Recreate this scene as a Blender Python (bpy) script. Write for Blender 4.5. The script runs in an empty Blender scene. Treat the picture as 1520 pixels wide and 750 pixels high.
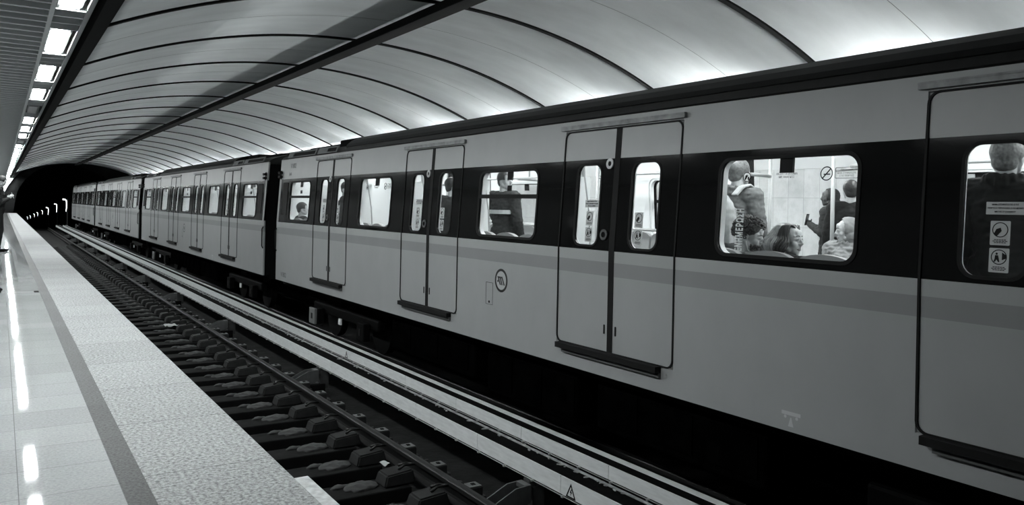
import bpy, bmesh, math, random
from mathutils import Vector, Matrix, noise as mnoise
random.seed(7)
sc = bpy.context.scene
COL = sc.collection
PI = math.pi

# ------------------------------------------------------------------ camera, world, exposure
# world axes: Y runs along the tracks (away), X across them (to the right), Z up; the platform floor is z = 0
FPX, ROLL, CAMZ = 1180.0, 0.02, 1.25
YAW = math.atan(760.0 / FPX)
cam = bpy.data.cameras.new('camera')
cam.sensor_width = 36.0
cam.lens = FPX / 1520.0 * 36.0
cam.shift_y = -66.8 / 1520.0
cam.clip_start, cam.clip_end = 0.05, 600
camo = bpy.data.objects.new('camera', cam)
COL.objects.link(camo)
fw = Vector((math.sin(YAW), math.cos(YAW), 0)); r0 = Vector((math.cos(YAW), -math.sin(YAW), 0)); zz = Vector((0, 0, 1))
rt = r0 * math.cos(ROLL) + zz * math.sin(ROLL)
up = zz * math.cos(ROLL) - r0 * math.sin(ROLL)
M = Matrix.Identity(4)
for i in range(3):
    M[i][0], M[i][1], M[i][2] = rt[i], up[i], -fw[i]
M[2][3] = CAMZ
camo.matrix_world = M
sc.camera = camo
wd = bpy.data.worlds.new('world'); sc.world = wd; wd.use_nodes = True
wd.node_tree.nodes['Background'].inputs[0].default_value = (0.9, 1, 1, 1)
wd.node_tree.nodes['Background'].inputs[1].default_value = 0.0
vs = sc.view_settings
vs.view_transform = 'Standard'; vs.look = 'None'; vs.gamma = 1.0; vs.use_curve_mapping = False
vs.exposure = 0.0
sc.cycles.max_bounces = 8; sc.cycles.diffuse_bounces = 4; sc.cycles.transparent_max_bounces = 24
sc.cycles.caustics_reflective = False; sc.cycles.caustics_refractive = False
sc.cycles.use_denoising = True
sc.cycles.sample_clamp_indirect = 4.0

LAMP_POWER = 135.0       # platform lamps, emission of the diffuser
FAR_LAMP_POWER = 82.0   # lamps of the platform beyond the train
COACH_POWER = 25.0       # strip lights in the coaches
TUNNEL_POWER = 4.0

# ------------------------------------------------------------------ materials
def G(v): return (v * 0.965, v, v * 1.005, 1)
MATS = {}
def mat(name, v, rough=0.6, metal=0.0, var=0.0, scale=6.0, detail=4.0, bump=0.0, bscale=None, spec=0.5, stretch=None):
    if name in MATS: return MATS[name]
    m = bpy.data.materials.new(name); m.use_nodes = True
    nt = m.node_tree; b = nt.nodes['Principled BSDF']
    b.inputs['Roughness'].default_value = rough; b.inputs['Metallic'].default_value = metal
    b.inputs['Specular IOR Level'].default_value = spec
    b.inputs['Base Color'].default_value = G(v)
    if var or bump:
        tc = nt.nodes.new('ShaderNodeTexCoord'); n = nt.nodes.new('ShaderNodeTexNoise')
        src = tc.outputs['Object']
        if stretch:
            mp = nt.nodes.new('ShaderNodeMapping'); mp.inputs['Scale'].default_value = stretch
            nt.links.new(src, mp.inputs['Vector']); src = mp.outputs['Vector']
        nt.links.new(src, n.inputs['Vector'])
        n.inputs['Scale'].default_value = scale; n.inputs['Detail'].default_value = detail
        if var:
            r = nt.nodes.new('ShaderNodeValToRGB')
            r.color_ramp.elements[0].position = 0.3; r.color_ramp.elements[1].position = 0.7
            r.color_ramp.elements[0].color = G(max(0, v * (1 - var))); r.color_ramp.elements[1].color = G(v * (1 + var))
            nt.links.new(n.outputs['Fac'], r.inputs['Fac']); nt.links.new(r.outputs['Color'], b.inputs['Base Color'])
        if bump:
            n2 = n
            if bscale:
                n2 = nt.nodes.new('ShaderNodeTexNoise'); n2.inputs['Scale'].default_value = bscale
                nt.links.new(tc.outputs['Object'], n2.inputs['Vector'])
            bp = nt.nodes.new('ShaderNodeBump'); bp.inputs['Strength'].default_value = bump; bp.inputs['Distance'].default_value = 0.01
            nt.links.new(n2.outputs['Fac'], bp.inputs['Height']); nt.links.new(bp.outputs['Normal'], b.inputs['Normal'])
    MATS[name] = m
    return m
def emis(name, v, power):
    if name in MATS: return MATS[name]
    m = mat(name, v, 0.4); b = m.node_tree.nodes['Principled BSDF']
    b.inputs['Emission Color'].default_value = (0.96, 1, 1, 1); b.inputs['Emission Strength'].default_value = power
    return m
def glass_mat(name, tint=0.92, gloss=0.06):
    m = bpy.data.materials.new(name); m.use_nodes = True; nt = m.node_tree
    nt.nodes.clear()
    o = nt.nodes.new('ShaderNodeOutputMaterial'); mx = nt.nodes.new('ShaderNodeMixShader')
    t = nt.nodes.new('ShaderNodeBsdfTransparent'); g = nt.nodes.new('ShaderNodeBsdfGlossy')
    t.inputs[0].default_value = (tint, tint, tint, 1); g.inputs['Roughness'].default_value = gloss
    # Schlick reflectance, the same from both faces of the pane
    ge = nt.nodes.new('ShaderNodeNewGeometry'); dt = nt.nodes.new('ShaderNodeVectorMath'); dt.operation = 'DOT_PRODUCT'
    nt.links.new(ge.outputs['Incoming'], dt.inputs[0]); nt.links.new(ge.outputs['Normal'], dt.inputs[1])
    ab = nt.nodes.new('ShaderNodeMath'); ab.operation = 'ABSOLUTE'; nt.links.new(dt.outputs['Value'], ab.inputs[0])
    su = nt.nodes.new('ShaderNodeMath'); su.operation = 'SUBTRACT'; su.inputs[0].default_value = 1; nt.links.new(ab.outputs[0], su.inputs[1])
    pw = nt.nodes.new('ShaderNodeMath'); pw.operation = 'POWER'; pw.inputs[1].default_value = 5; nt.links.new(su.outputs[0], pw.inputs[0])
    ma = nt.nodes.new('ShaderNodeMath'); ma.operation = 'MULTIPLY_ADD'; ma.inputs[1].default_value = 0.6; ma.inputs[2].default_value = 0.03; nt.links.new(pw.outputs[0], ma.inputs[0])
    nt.links.new(ma.outputs[0], mx.inputs[0]); nt.links.new(t.outputs[0], mx.inputs[1]); nt.links.new(g.outputs[0], mx.inputs[2])
    nt.links.new(mx.outputs[0], o.inputs['Surface'])
    MATS[name] = m
    return m
def tile_mat(name, v, w, h, ox, oy, speck, rough, mortar=0.0025, sv=0.25, jv=0.4, bump=0.0, spec=0.5, rot=False, vein=0.0, plane='XY'):
    """stone slabs: speckled ground colour with thin darker joints"""
    m = bpy.data.materials.new(name); m.use_nodes = True; nt = m.node_tree; b = nt.nodes['Principled BSDF']
    b.inputs['Roughness'].default_value = rough; b.inputs['Specular IOR Level'].default_value = spec
    tc = nt.nodes.new('ShaderNodeTexCoord'); sp = nt.nodes.new('ShaderNodeSeparateXYZ'); cb = nt.nodes.new('ShaderNodeCombineXYZ')
    nt.links.new(tc.outputs['Object'], sp.inputs[0])
    a0 = nt.nodes.new('ShaderNodeMath'); a0.inputs[1].default_value = -ox
    a1 = nt.nodes.new('ShaderNodeMath'); a1.inputs[1].default_value = -oy
    nt.links.new(sp.outputs['X' if plane == 'XY' else 'Y'], a0.inputs[0]); nt.links.new(sp.outputs['Y' if plane == 'XY' else 'Z'], a1.inputs[0])
    nt.links.new(a0.outputs[0], cb.inputs[0]); nt.links.new(a1.outputs[0], cb.inputs[1])
    br = nt.nodes.new('ShaderNodeTexBrick'); br.offset = 0; br.squash = 1
    br.inputs['Scale'].default_value = 1; br.inputs['Brick Width'].default_value = w; br.inputs['Row Height'].default_value = h
    br.inputs['Mortar Size'].default_value = mortar; br.inputs['Mortar Smooth'].default_value = 0.3; br.inputs['Bias'].default_value = 0
    br.inputs['Color1'].default_value = (0.93,) * 3 + (1,); br.inputs['Color2'].default_value = (1.05,) * 3 + (1,)
    br.inputs['Mortar'].default_value = (jv, jv, jv, 1)
    nt.links.new(cb.outputs[0], br.inputs['Vector'])
    n = nt.nodes.new('ShaderNodeTexNoise'); n.inputs['Scale'].default_value = speck; n.inputs['Detail'].default_value = 3; n.inputs['Roughness'].default_value = 0.7
    nt.links.new(tc.outputs['Object'], n.inputs['Vector'])
    r = nt.nodes.new('ShaderNodeValToRGB'); r.color_ramp.elements[0].position = 0.33; r.color_ramp.elements[1].position = 0.62
    r.color_ramp.elements[0].color = G(v * (1 - sv)); r.color_ramp.elements[1].color = G(v * (1 + sv * 0.5))
    nt.links.new(n.outputs['Fac'], r.inputs['Fac'])
    mx = nt.nodes.new('ShaderNodeMix'); mx.data_type = 'RGBA'; mx.blend_type = 'MULTIPLY'; mx.inputs['Factor'].default_value = 1
    nt.links.new(r.outputs['Color'], mx.inputs['A']); nt.links.new(br.outputs['Color'], mx.inputs['B'])
    # broad wear
    n3 = nt.nodes.new('ShaderNodeTexNoise'); n3.inputs['Scale'].default_value = 1.3; n3.inputs['Detail'].default_value = 5
    nt.links.new(tc.outputs['Object'], n3.inputs['Vector'])
    r3 = nt.nodes.new('ShaderNodeValToRGB'); r3.color_ramp.elements[0].position = 0.3; r3.color_ramp.elements[1].position = 0.75
    k = 1 - vein if vein else 0.9
    r3.color_ramp.elements[0].color = (k, k, k, 1); r3.color_ramp.elements[1].color = (1.03, 1.03, 1.03, 1)
    nt.links.new(n3.outputs['Fac'], r3.inputs['Fac'])
    m2 = nt.nodes.new('ShaderNodeMix'); m2.data_type = 'RGBA'; m2.blend_type = 'MULTIPLY'; m2.inputs['Factor'].default_value = 1
    nt.links.new(mx.outputs['Result'], m2.inputs['A']); nt.links.new(r3.outputs['Color'], m2.inputs['B'])
    nt.links.new(m2.outputs['Result'], b.inputs['Base Color'])
    if bump:
        bp = nt.nodes.new('ShaderNodeBump'); bp.inputs['Strength'].default_value = bump; bp.inputs['Distance'].default_value = 0.004
        nt.links.new(n.outputs['Fac'], bp.inputs['Height']); nt.links.new(bp.outputs['Normal'], b.inputs['Normal'])
    MATS[name] = m
    return m
def body_paint():
    """train paint: pale grey with a worn light band under the windows and a darker stripe below it"""
    m = bpy.data.materials.new('train_paint'); m.use_nodes = True; nt = m.node_tree; b = nt.nodes['Principled BSDF']
    b.inputs['Roughness'].default_value = 0.42
    tc = nt.nodes.new('ShaderNodeTexCoord'); sp = nt.nodes.new('ShaderNodeSeparateXYZ'); nt.links.new(tc.outputs['Object'], sp.inputs[0])
    mr = nt.nodes.new('ShaderNodeMapRange'); mr.inputs['From Min'].default_value = 0; mr.inputs['From Max'].default_value = 4
    nt.links.new(sp.outputs['Z'], mr.inputs['Value'])
    r = nt.nodes.new('ShaderNodeValToRGB'); cr = r.color_ramp; cr.interpolation = 'CONSTANT'
    z0 = 1.15
    stops = [(0.0, BODY), ((0.634 + z0) / 4, BODY * 0.72), ((0.757 + z0) / 4, BODY * 1.05), ((0.90 + z0) / 4, BODY)]
    cr.elements[0].position = 0; cr.elements[0].color = G(stops[0][1])
    cr.elements[1].position = stops[1][0]; cr.elements[1].color = G(stops[1][1])
    for p, v in stops[2:]:
        e = cr.elements.new(p); e.color = G(v)
    nt.links.new(mr.outputs['Result'], r.inputs['Fac'])
    mp = nt.nodes.new('ShaderNodeMapping'); mp.inputs['Scale'].default_value = (1, 1.2, 0.8)
    nt.links.new(tc.outputs['Object'], mp.inputs['Vector'])
    n = nt.nodes.new('ShaderNodeTexNoise'); n.inputs['Scale'].default_value = 2.2; n.inputs['Detail'].default_value = 7; n.inputs['Roughness'].default_value = 0.62
    nt.links.new(mp.outputs['Vector'], n.inputs['Vector'])
    r2 = nt.nodes.new('ShaderNodeValToRGB'); r2.color_ramp.elements[0].position = 0.25; r2.color_ramp.elements[1].position = 0.75
    r2.color_ramp.elements[0].color = (0.93, 0.93, 0.93, 1); r2.color_ramp.elements[1].color = (1.03, 1.03, 1.03, 1)
    nt.links.new(n.outputs['Fac'], r2.inputs['Fac'])
    mx = nt.nodes.new('ShaderNodeMix'); mx.data_type = 'RGBA'; mx.blend_type = 'MULTIPLY'; mx.inputs['Factor'].default_value = 1
    nt.links.new(r.outputs['Color'], mx.inputs['A']); nt.links.new(r2.outputs['Color'], mx.inputs['B'])
    nt.links.new(mx.outputs['Result'], b.inputs['Base Color'])
    MATS['train_paint'] = m
    return m
BODY = 0.37
PAINT = body_paint()
GLASS = glass_mat('window_glass')
BAND = mat('gloss_black_band', 0.005, 0.07, spec=0.2)
RUB = mat('black_rubber', 0.006, 0.7, spec=0.2)
BLACK = mat('matt_black', 0.004, 0.85, spec=0.1)
ROOFM = mat('dark_roof', 0.005, 0.45, var=0.35, scale=3, stretch=(1, 5, 1), spec=0.3)
STEEL = mat('brushed_steel', 0.55, 0.28, 0.9)
POLE = mat('white_handrail', 0.3, 0.35)
INNER = mat('coach_lining', 0.78, 0.4)
SEATM = mat('seat_plastic', 0.22, 0.45)
GREYP = mat('grey_paint', 0.3, 0.5)
DARKG = mat('dark_grey_paint', 0.09, 0.5)
WHITE = mat('white_plastic', 0.8, 0.35)

# ------------------------------------------------------------------ mesh helpers
def link(o, parent=None):
    COL.objects.link(o)
    if parent: o.parent = parent
    return o
def obj(name, bm, mats, parent=None, smooth=False):
    me = bpy.data.meshes.new(name)
    if isinstance(bm, bpy.types.Mesh): me = bm
    else:
        bmesh.ops.recalc_face_normals(bm, faces=bm.faces[:]) if False else None
        bm.to_mesh(me); bm.free()
    if not isinstance(mats, (list, tuple)): mats = [mats]
    if len(me.materials): me.materials.clear()
    for m in mats: me.materials.append(m)
    if smooth:
        for p in me.polygons: p.use_smooth = True
    return link(bpy.data.objects.new(name, me), parent)
def tag(o, label=None, cat=None, group=None, kind=None):
    if label: o['label'] = label
    if cat: o['category'] = cat
    if group: o['group'] = group
    if kind: o['kind'] = kind
    return o
def thing(name, label, cat, loc=(0, 0, 0), rz=0.0, group=None):
    o = bpy.data.objects.new(name, None); o.empty_display_size = 0.2
    o.location = loc; o.rotation_euler = (0, 0, rz)
    link(o); tag(o, label, cat, group)
    return o
def copy_tree(o, parent=None):
    c = o.copy(); COL.objects.link(c)
    if parent: c.parent = parent
    for ch in list(o.children): copy_tree(ch, c)
    return c
def box(bm, x0, x1, y0, y1, z0, z1, mi=0, bev=0.0):
    vs_ = [bm.verts.new(p) for p in ((x0, y0, z0), (x1, y0, z0), (x1, y1, z0), (x0, y1, z0), (x0, y0, z1), (x1, y0, z1), (x1, y1, z1), (x0, y1, z1))]
    fs = [bm.faces.new([vs_[i] for i in q]) for q in ((3, 2, 1, 0), (4, 5, 6, 7), (0, 1, 5, 4), (1, 2, 6, 5), (2, 3, 7, 6), (3, 0, 4, 7))]
    for f in fs: f.material_index = mi
    if bev:
        es = list({e for f in fs for e in f.edges})
        r = bmesh.ops.bevel(bm, geom=es, offset=bev, segments=2, affect='EDGES', profile=0.5)
        for f in r['faces']: f.material_index = mi
    return vs_
def hexa(bm, p, mi=0):
    """solid of eight corners: bottom four then top four"""
    vs_ = [bm.verts.new(q) for q in p]
    for q in ((3, 2, 1, 0), (4, 5, 6, 7), (0, 1, 5, 4), (1, 2, 6, 5), (2, 3, 7, 6), (3, 0, 4, 7)):
        f = bm.faces.new([vs_[i] for i in q]); f.material_index = mi
def tube(bm, pts, r, n=10, mi=0, cap=True, taper=None):
    pts = [Vector(p) for p in pts]; rings = []
    prev = None
    for i, p in enumerate(pts):
        d = (pts[min(i + 1, len(pts) - 1)] - pts[max(i - 1, 0)]).normalized()
        if prev is None:
            a = d.orthogonal().normalized()
        else:
            a = (prev - d * prev.dot(d)).normalized()
        prev = a
        b_ = d.cross(a)
        rr = r * (taper[i] if taper else 1)
        rings.append([bm.verts.new(p + (a * math.cos(2 * PI * k / n) + b_ * math.sin(2 * PI * k / n)) * rr) for k in range(n)])
    for i in range(len(rings) - 1):
        for k in range(n):
            f = bm.faces.new((rings[i][k], rings[i][(k + 1) % n], rings[i + 1][(k + 1) % n], rings[i + 1][k])); f.material_index = mi; f.smooth = True
    if cap:
        f = bm.faces.new(rings[0][::-1]); f.material_index = mi
        f = bm.faces.new(rings[-1]); f.material_index = mi
def prism(bm, prof, y0, y1, mi=0, close=True):
    """profile of (x, z) points extruded along y"""
    a = [bm.verts.new((x, y0, z)) for x, z in prof]; b_ = [bm.verts.new((x, y1, z)) for x, z in prof]
    n = len(prof)
    for i in range(n if close else n - 1):
        f = bm.faces.new((a[i], a[(i + 1) % n], b_[(i + 1) % n], b_[i])); f.material_index = mi
    if close:
        f = bm.faces.new(a[::-1]); f.material_index = mi
        f = bm.faces.new(b_); f.material_index = mi
def rrect(u0, u1, v0, v1, r, n=6, corners='abcd'):
    """rounded rectangle, counter-clockwise: a = low u low v, b = high u low v, c = high high, d = low u high v"""
    out = []
    for key, cx, cy, a0 in (('a', u0 + r, v0 + r, PI), ('b', u1 - r, v0 + r, 1.5 * PI), ('c', u1 - r, v1 - r, 0), ('d', u0 + r, v1 - r, 0.5 * PI)):
        if key in corners:
            for k in range(n + 1):
                t = a0 + k / n * PI / 2
                out.append((cx + r * math.cos(t), cy + r * math.sin(t)))
        else:
            out.append((u0 if key in 'ad' else u1, v0 if key in 'ab' else v1))
    return out
def folded(lp, z):
    out = []
    for i, p in enumerate(lp):
        q = lp[(i + 1) % len(lp)]
        out.append(p)
        if (p[1] - z) * (q[1] - z) < -1e-9:
            k = (z - p[1]) / (q[1] - p[1]); out.append((p[0] + (q[0] - p[0]) * k, z))
    return out
def circ(u, v, r, n=24, ru=None):
    return [(u + (ru or r) * math.cos(2 * PI * k / n), v + r * math.sin(2 * PI * k / n)) for k in range(n)]
def plate(loops, thick, f):
    """flat plate with holes: loops[0] is the outline, the others holes; f(u, v, w) places it, w from 0 to thick"""
    cu = bpy.data.curves.new('tmp', 'CURVE'); cu.dimensions = '2D'; cu.fill_mode = 'BOTH'; cu.extrude = thick / 2
    for lp in loops:
        s = cu.splines.new('POLY'); s.points.add(len(lp) - 1); s.use_cyclic_u = True
        for p, q in zip(s.points, lp): p.co = (q[0], q[1], 0, 1)
    o = bpy.data.objects.new('tmp', cu); COL.objects.link(o)
    dg = bpy.context.evaluated_depsgraph_get(); dg.update()
    me = bpy.data.meshes.new_from_object(o.evaluated_get(dg))
    bpy.data.objects.remove(o); bpy.data.curves.remove(cu)
    for v in me.vertices:
        v.co = f(v.co.x, v.co.y, v.co.z + thick / 2)
    me.materials.clear()
    return me
def add_mesh(bm, me, mi=0):
    n0 = len(bm.faces)
    bm.from_mesh(me); bm.faces.ensure_lookup_table()
    for f in bm.faces[n0:]: f.material_index = mi
    bpy.data.meshes.remove(me)
def text_mesh(s, size, f, align='CENTER', bold=0.0):
    cu = bpy.data.curves.new('tmp', 'FONT'); cu.body = s; cu.size = size; cu.align_x = align; cu.align_y = 'CENTER'; cu.resolution_u = 3; cu.offset = bold
    if bold: cu.space_character = 1.22
    cu.extrude = 0.0008
    o = bpy.data.objects.new('tmp', cu); COL.objects.link(o)
    dg = bpy.context.evaluated_depsgraph_get(); dg.update()
    me = bpy.data.meshes.new_from_object(o.evaluated_get(dg))
    bpy.data.objects.remove(o); bpy.data.curves.remove(cu)
    for v in me.vertices: v.co = f(v.co.x, v.co.y, v.co.z + 0.0008)
    me.materials.clear()
    return me

# ------------------------------------------------------------------ setting: platform, track bed, vault
Y0, YV, YP, YL = -6.0, 61.2, 76.0, 75.8
EDGE = 1.148
def struct(name, bm, m, smooth=False):
    o = obj(name, bm, m, None, smooth); o['kind'] = 'structure'; return o
def sbox(name, m, *a, **k):
    bm = bmesh.new(); box(bm, *a, **k); return struct(name, bm, m)
FLOOR = tile_mat('polished_platform_stone', 0.48, 0.377, 0.385, 0.086, 3.858, 70, 0.035, spec=0.16, sv=0.16, jv=0.5, mortar=0.0022)
STRIPE = tile_mat('dark_granite_strip', 0.10, 5.0, 0.385, -1, 3.858, 70, 0.6, spec=0.15, sv=0.5, jv=0.85)
EDGEM = tile_mat('flamed_granite_edge', 0.33, 5.0, 0.95, -1, 3.907, 55, 0.75, sv=0.7, jv=0.45, mortar=0.005, bump=0.35)
sbox('floor', FLOOR, -3.2, 0.463, Y0, YP, -0.3, 0.0)
sbox('trim_1', STRIPE, 0.4635, 0.5675, Y0, YP, -0.3, 0.0005)
sbox('trim_2', EDGEM, 0.568, EDGE, Y0, YP, -0.12, 0.0, bev=0.006)
sbox('trim_3', mat('pale_nosing', 0.5, 0.7, var=0.25, scale=30), EDGE, EDGE + 0.075, -2.0, 3.60, -0.09, -0.012, bev=0.006)
sbox('trim_4', mat('dark_metal_joint', 0.12, 0.4), -3.1, 0.44, 12.33, 12.36, 0.0, 0.0012)
sbox('trim_5', BLACK, 0.40, 0.455, 12.24, 12.45, 0.0, 0.002)
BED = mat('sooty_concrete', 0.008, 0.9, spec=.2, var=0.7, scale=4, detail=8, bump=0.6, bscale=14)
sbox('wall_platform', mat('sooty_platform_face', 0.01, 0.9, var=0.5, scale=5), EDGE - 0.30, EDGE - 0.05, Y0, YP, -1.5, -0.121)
# track bed, with rubble scattered over it in one mesh
bm = bmesh.new()
box(bm, EDGE - 0.3, 7.55, Y0, YP + 0.2, -1.65, -1.45)
nb = len(bm.faces)
for k in range(1400):
    x, y = (random.uniform(3.5, 3.85), random.uniform(4, 34)) if k < 900 else (random.uniform(2.2, 3.2), random.uniform(4, 30))
    s = random.uniform(0.008, 0.035) * (1.3 if y < 12 else 1)
    mm = Matrix.Translation((x, y, -1.445)) @ Matrix.Rotation(random.random() * 6, 4, 'Z') @ Matrix.Diagonal((s * random.uniform(.7, 1.6), s, s * 0.5, 1))
    bmesh.ops.create_icosphere(bm, subdivisions=1, radius=1, matrix=mm)
bm.faces.ensure_lookup_table()
for f in bm.faces[nb:]: f.material_index = 1
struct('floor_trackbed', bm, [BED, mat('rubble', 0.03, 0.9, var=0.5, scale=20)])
# far platform
FFLOOR = tile_mat('far_platform_stone', 0.55, 0.6, 0.6, 0, 0, 90, 0.3, sv=0.12, jv=0.6)
sbox('floor_far', FFLOOR, 7.52, 11.5, Y0, YV, -0.3, 0.0)
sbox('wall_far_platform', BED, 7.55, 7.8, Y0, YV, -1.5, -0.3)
MARBLE = tile_mat('marble_wall_slabs', 0.68, 0.31, 0.5, 8.62 - 0.31 * 40, 0.01, 7, 0.3, sv=0.10, jv=0.62, mortar=0.004, vein=0.16, plane='YZ')
sbox('wall_right', MARBLE, 11.4, 11.6, Y0, YV, 0.0, 2.0)
sbox('trim_6', mat('white_cornice', 0.75, 0.5), 11.36, 11.6, Y0, YV, 2.0, 2.95)
sbox('wall_left', mat('pale_wall_slabs', 0.12, 0.4, var=0.06, scale=2), -3.3, -3.1, Y0, YL, 0.0, 3.0)
# vault
VCX, VCZ, VR = 4.3, -4.8, 8.44
def vang(x): return math.asin((x - VCX) / VR)
VM = mat('vault_panel_paint', 0.85, 0.6, var=0.07, scale=1.2, detail=5, stretch=(1, 2.5, 1))
A0, A1 = vang(0.80), vang(7.80)
def vp(a, r): return (VCX + r * math.sin(a), VCZ + r * math.cos(a))
NS = 48
bm = bmesh.new()
prof = [vp(A0 + (A1 - A0) * k / NS, VR) for k in range(NS + 1)] + [vp(A1 - (A1 - A0) * k / NS, VR + 0.12) for k in range(NS + 1)]
prism(bm, prof, Y0, YV - 0.2)
ceil = struct('ceiling', bm, VM, smooth=False)
for p in ceil.data.polygons: p.use_smooth = abs(p.normal.y) < 0.5
ribm = mat('dark_rib', 0.003, 0.8, spec=0.05)
ribme = None
ys = [10.93 + 2.62 * k for k in range(-4, 19)]
n = 7
for y in ys:
    if ribme is None:
        bm = bmesh.new()
        prof = [vp(A0 + (A1 - A0) * k / NS, VR - 0.022) for k in range(NS + 1)] + [vp(A1 - (A1 - A0) * k / NS, VR + 0.02) for k in range(NS + 1)]
        prism(bm, prof, -0.036, 0.036)
        ribme = bpy.data.meshes.new('trim'); bm.to_mesh(ribme); bm.free(); ribme.materials.append(ribm)
    o = link(bpy.data.objects.new('trim_%d' % n, ribme)); o.location.y = y; o['kind'] = 'structure'; n += 1
# hairline seams halfway between the ribs
seam = None
for y in ys[:-1][:9]:
    bm = bmesh.new()
    prof = [vp(A0 + (A1 - A0) * k / NS, VR - 0.002) for k in range(NS + 1)] + [vp(A1 - (A1 - A0) * k / NS, VR + 0.01) for k in range(NS + 1)]
    prism(bm, prof, y + 1.25, y + 1.256)
    struct('trim_%d' % n, bm, mat('panel_seam', 0.3, 0.7)); n += 1
# crown tray
t = thing('cable_tray', 'long black tray running along the crown of the vaulted ceiling', 'cable tray', (VCX, 0, VCZ + VR))
bm = bmesh.new(); box(bm, -0.11, 0.11, Y0, YV, -0.15, -0.05, bev=0.01); obj('tray', bm, BLACK, t)
bm = bmesh.new()
for y in ys: box(bm, -0.03, 0.03, y - 0.03, y + 0.03, -0.06, 0.0)
obj('hanger', bm, BLACK, t)
# soffits over both platforms: slatted ceilings with a lamp trough by the edge
PALE = mat('pale_slat_metal', 0.75, 0.4)
SLATD = mat('dark_slat_metal', 0.10, 0.5, var=0.15, scale=3)
def soffit(name, sgn, cx, YV):
    X = lambda x: cx + sgn * (x - VCX)
    bx = lambda bm, x0, x1, y0, y1, z0, z1, mi=0: box(bm, min(X(x0), X(x1)), max(X(x0), X(x1)), y0, y1, z0, z1, mi)
    bm = bmesh.new()
    bx(bm, -3.2, 0.34, Y0, YV, 2.875, 2.93, 1)
    y = Y0
    while y < YV:
        bx(bm, -3.2, 0.325, y, y + 0.042, 2.83, 2.875, 0)
        y += 0.274
    bx(bm, 0.325, 0.36, Y0, YV, 2.83, 2.93, 0)     # inner rail
    bx(bm, 0.36, 0.62, Y0, YV, 2.95, 2.98, 1)     # trough top
    bx(bm, 0.595, 0.635, Y0, YV, 2.845 if sgn > 0 else 2.90, 3.0, 2)      # outer lip
    k = -5
    while 7.71 + 2.47 * k < YV:
        e = 7.71 + 2.47 * k
        for q in range(4):
            yy = e + 0.02 + q * 0.30
            if yy < YV and yy > Y0: bx(bm, 0.36, 0.595, yy, yy + 0.02, 2.85, 2.95, 0)
        k += 1
    struct(name, bm, [PALE, SLATD, mat('trough_lip', 0.25, 0.5)])
soffit('ceiling_left', 1, VCX, YL)
soffit('ceiling_right', -1, VCX, YV)
bm = bmesh.new(); box(bm, 0.636, 0.80, Y0, YL, 3.0, 3.04); box(bm, 0.70, 0.82, Y0, YL, 2.86, 3.0)
struct('trim_%d' % n, bm, BLACK); n += 1
bm = bmesh.new(); box(bm, 7.80, 7.97, Y0, YV, 3.0, 3.04)
struct('trim_%d' % n, bm, BLACK); n += 1
# lamps
def make_lamp(nm, em, drop):
    t = thing(nm, '', 'ceiling light')
    bm = bmesh.new()
    box(bm, -0.092, -0.076, -0.725, 0.725, 0.0, 0.07); box(bm, 0.076, 0.092, -0.725, 0.725, 0.0, 0.07)
    box(bm, -0.092, 0.092, -0.735, -0.72, 0.0, 0.07); box(bm, -0.092, 0.092, 0.72, 0.735, 0.0, 0.07); box(bm, -0.092, 0.092, -0.735, 0.735, 0.07, 0.085)
    obj('housing', bm, DARKG, t)
    bm = bmesh.new(); box(bm, -0.066, 0.066, -0.63, 0.63, -drop, 0.05)
    obj('diffuser', bm, em, t)
    return t
LIT = emis('lamp_diffuser', 0.8, LAMP_POWER); FARLAMP = None; UNLIT = mat('unlit_diffuser', 0.35, 0.4); FARLIT = emis('far_lamp_diffuser', 0.8, FAR_LAMP_POWER)
lit0 = make_lamp('ceiling_light', LIT, 0.016); unlit0 = None; far0 = None
first = True
for k in range(-1, 30):
    y = 7.71 + 2.47 * k - 0.735 if k < 28 else 74.96  # extra last lamp, added close to the end wall to brighten it
    if k > 28: break
    if k in (4, 8):
        if unlit0 is None: o = unlit0 = make_lamp('ceiling_light', UNLIT, 0.016)
        else: o = copy_tree(unlit0)
        tag(o, 'unlit ceiling light in the near platform trough, %s of the two dark ones' % ('nearer' if k == 4 else 'farther'), 'ceiling light', 'unlit platform lights')
    else:
        o = lit0 if first else copy_tree(lit0); first = False
        lab = 'bright ceiling light recessed over the near platform edge, in the receding row'
        if k == 0: lab = 'largest bright ceiling light at the top edge of the picture over the near platform'
        if k == 1: lab = 'second bright ceiling light from the top of the picture over the near platform'
        if k == 2: lab = 'third bright ceiling light from the top of the picture over the near platform'
        if k == 3: lab = 'bright ceiling light just before the nearer unlit one'
        tag(o, lab, 'ceiling light', 'lit platform lights')
    o.location = (0.465, y, 2.86)
for k in range(-2, 22):
    y = 7.71 + 2.47 * k - 0.735
    if y > YV - 1: break
    if far0 is None:
        o = far0 = make_lamp('ceiling_light', FARLIT, 0.11)
        bm = bmesh.new(); box(bm, -.01, .01, -.5, -.48, .08, .36); box(bm, -.01, .01, .48, .5, .08, .36); obj('hanger', bm, GREYP, o)
    else: o = copy_tree(far0)
    tag(o, 'bright ceiling light hung over the far platform behind the train', 'ceiling light', 'far platform lights')
    o.location = (2 * VCX - 0.465, y, 2.60)

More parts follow.
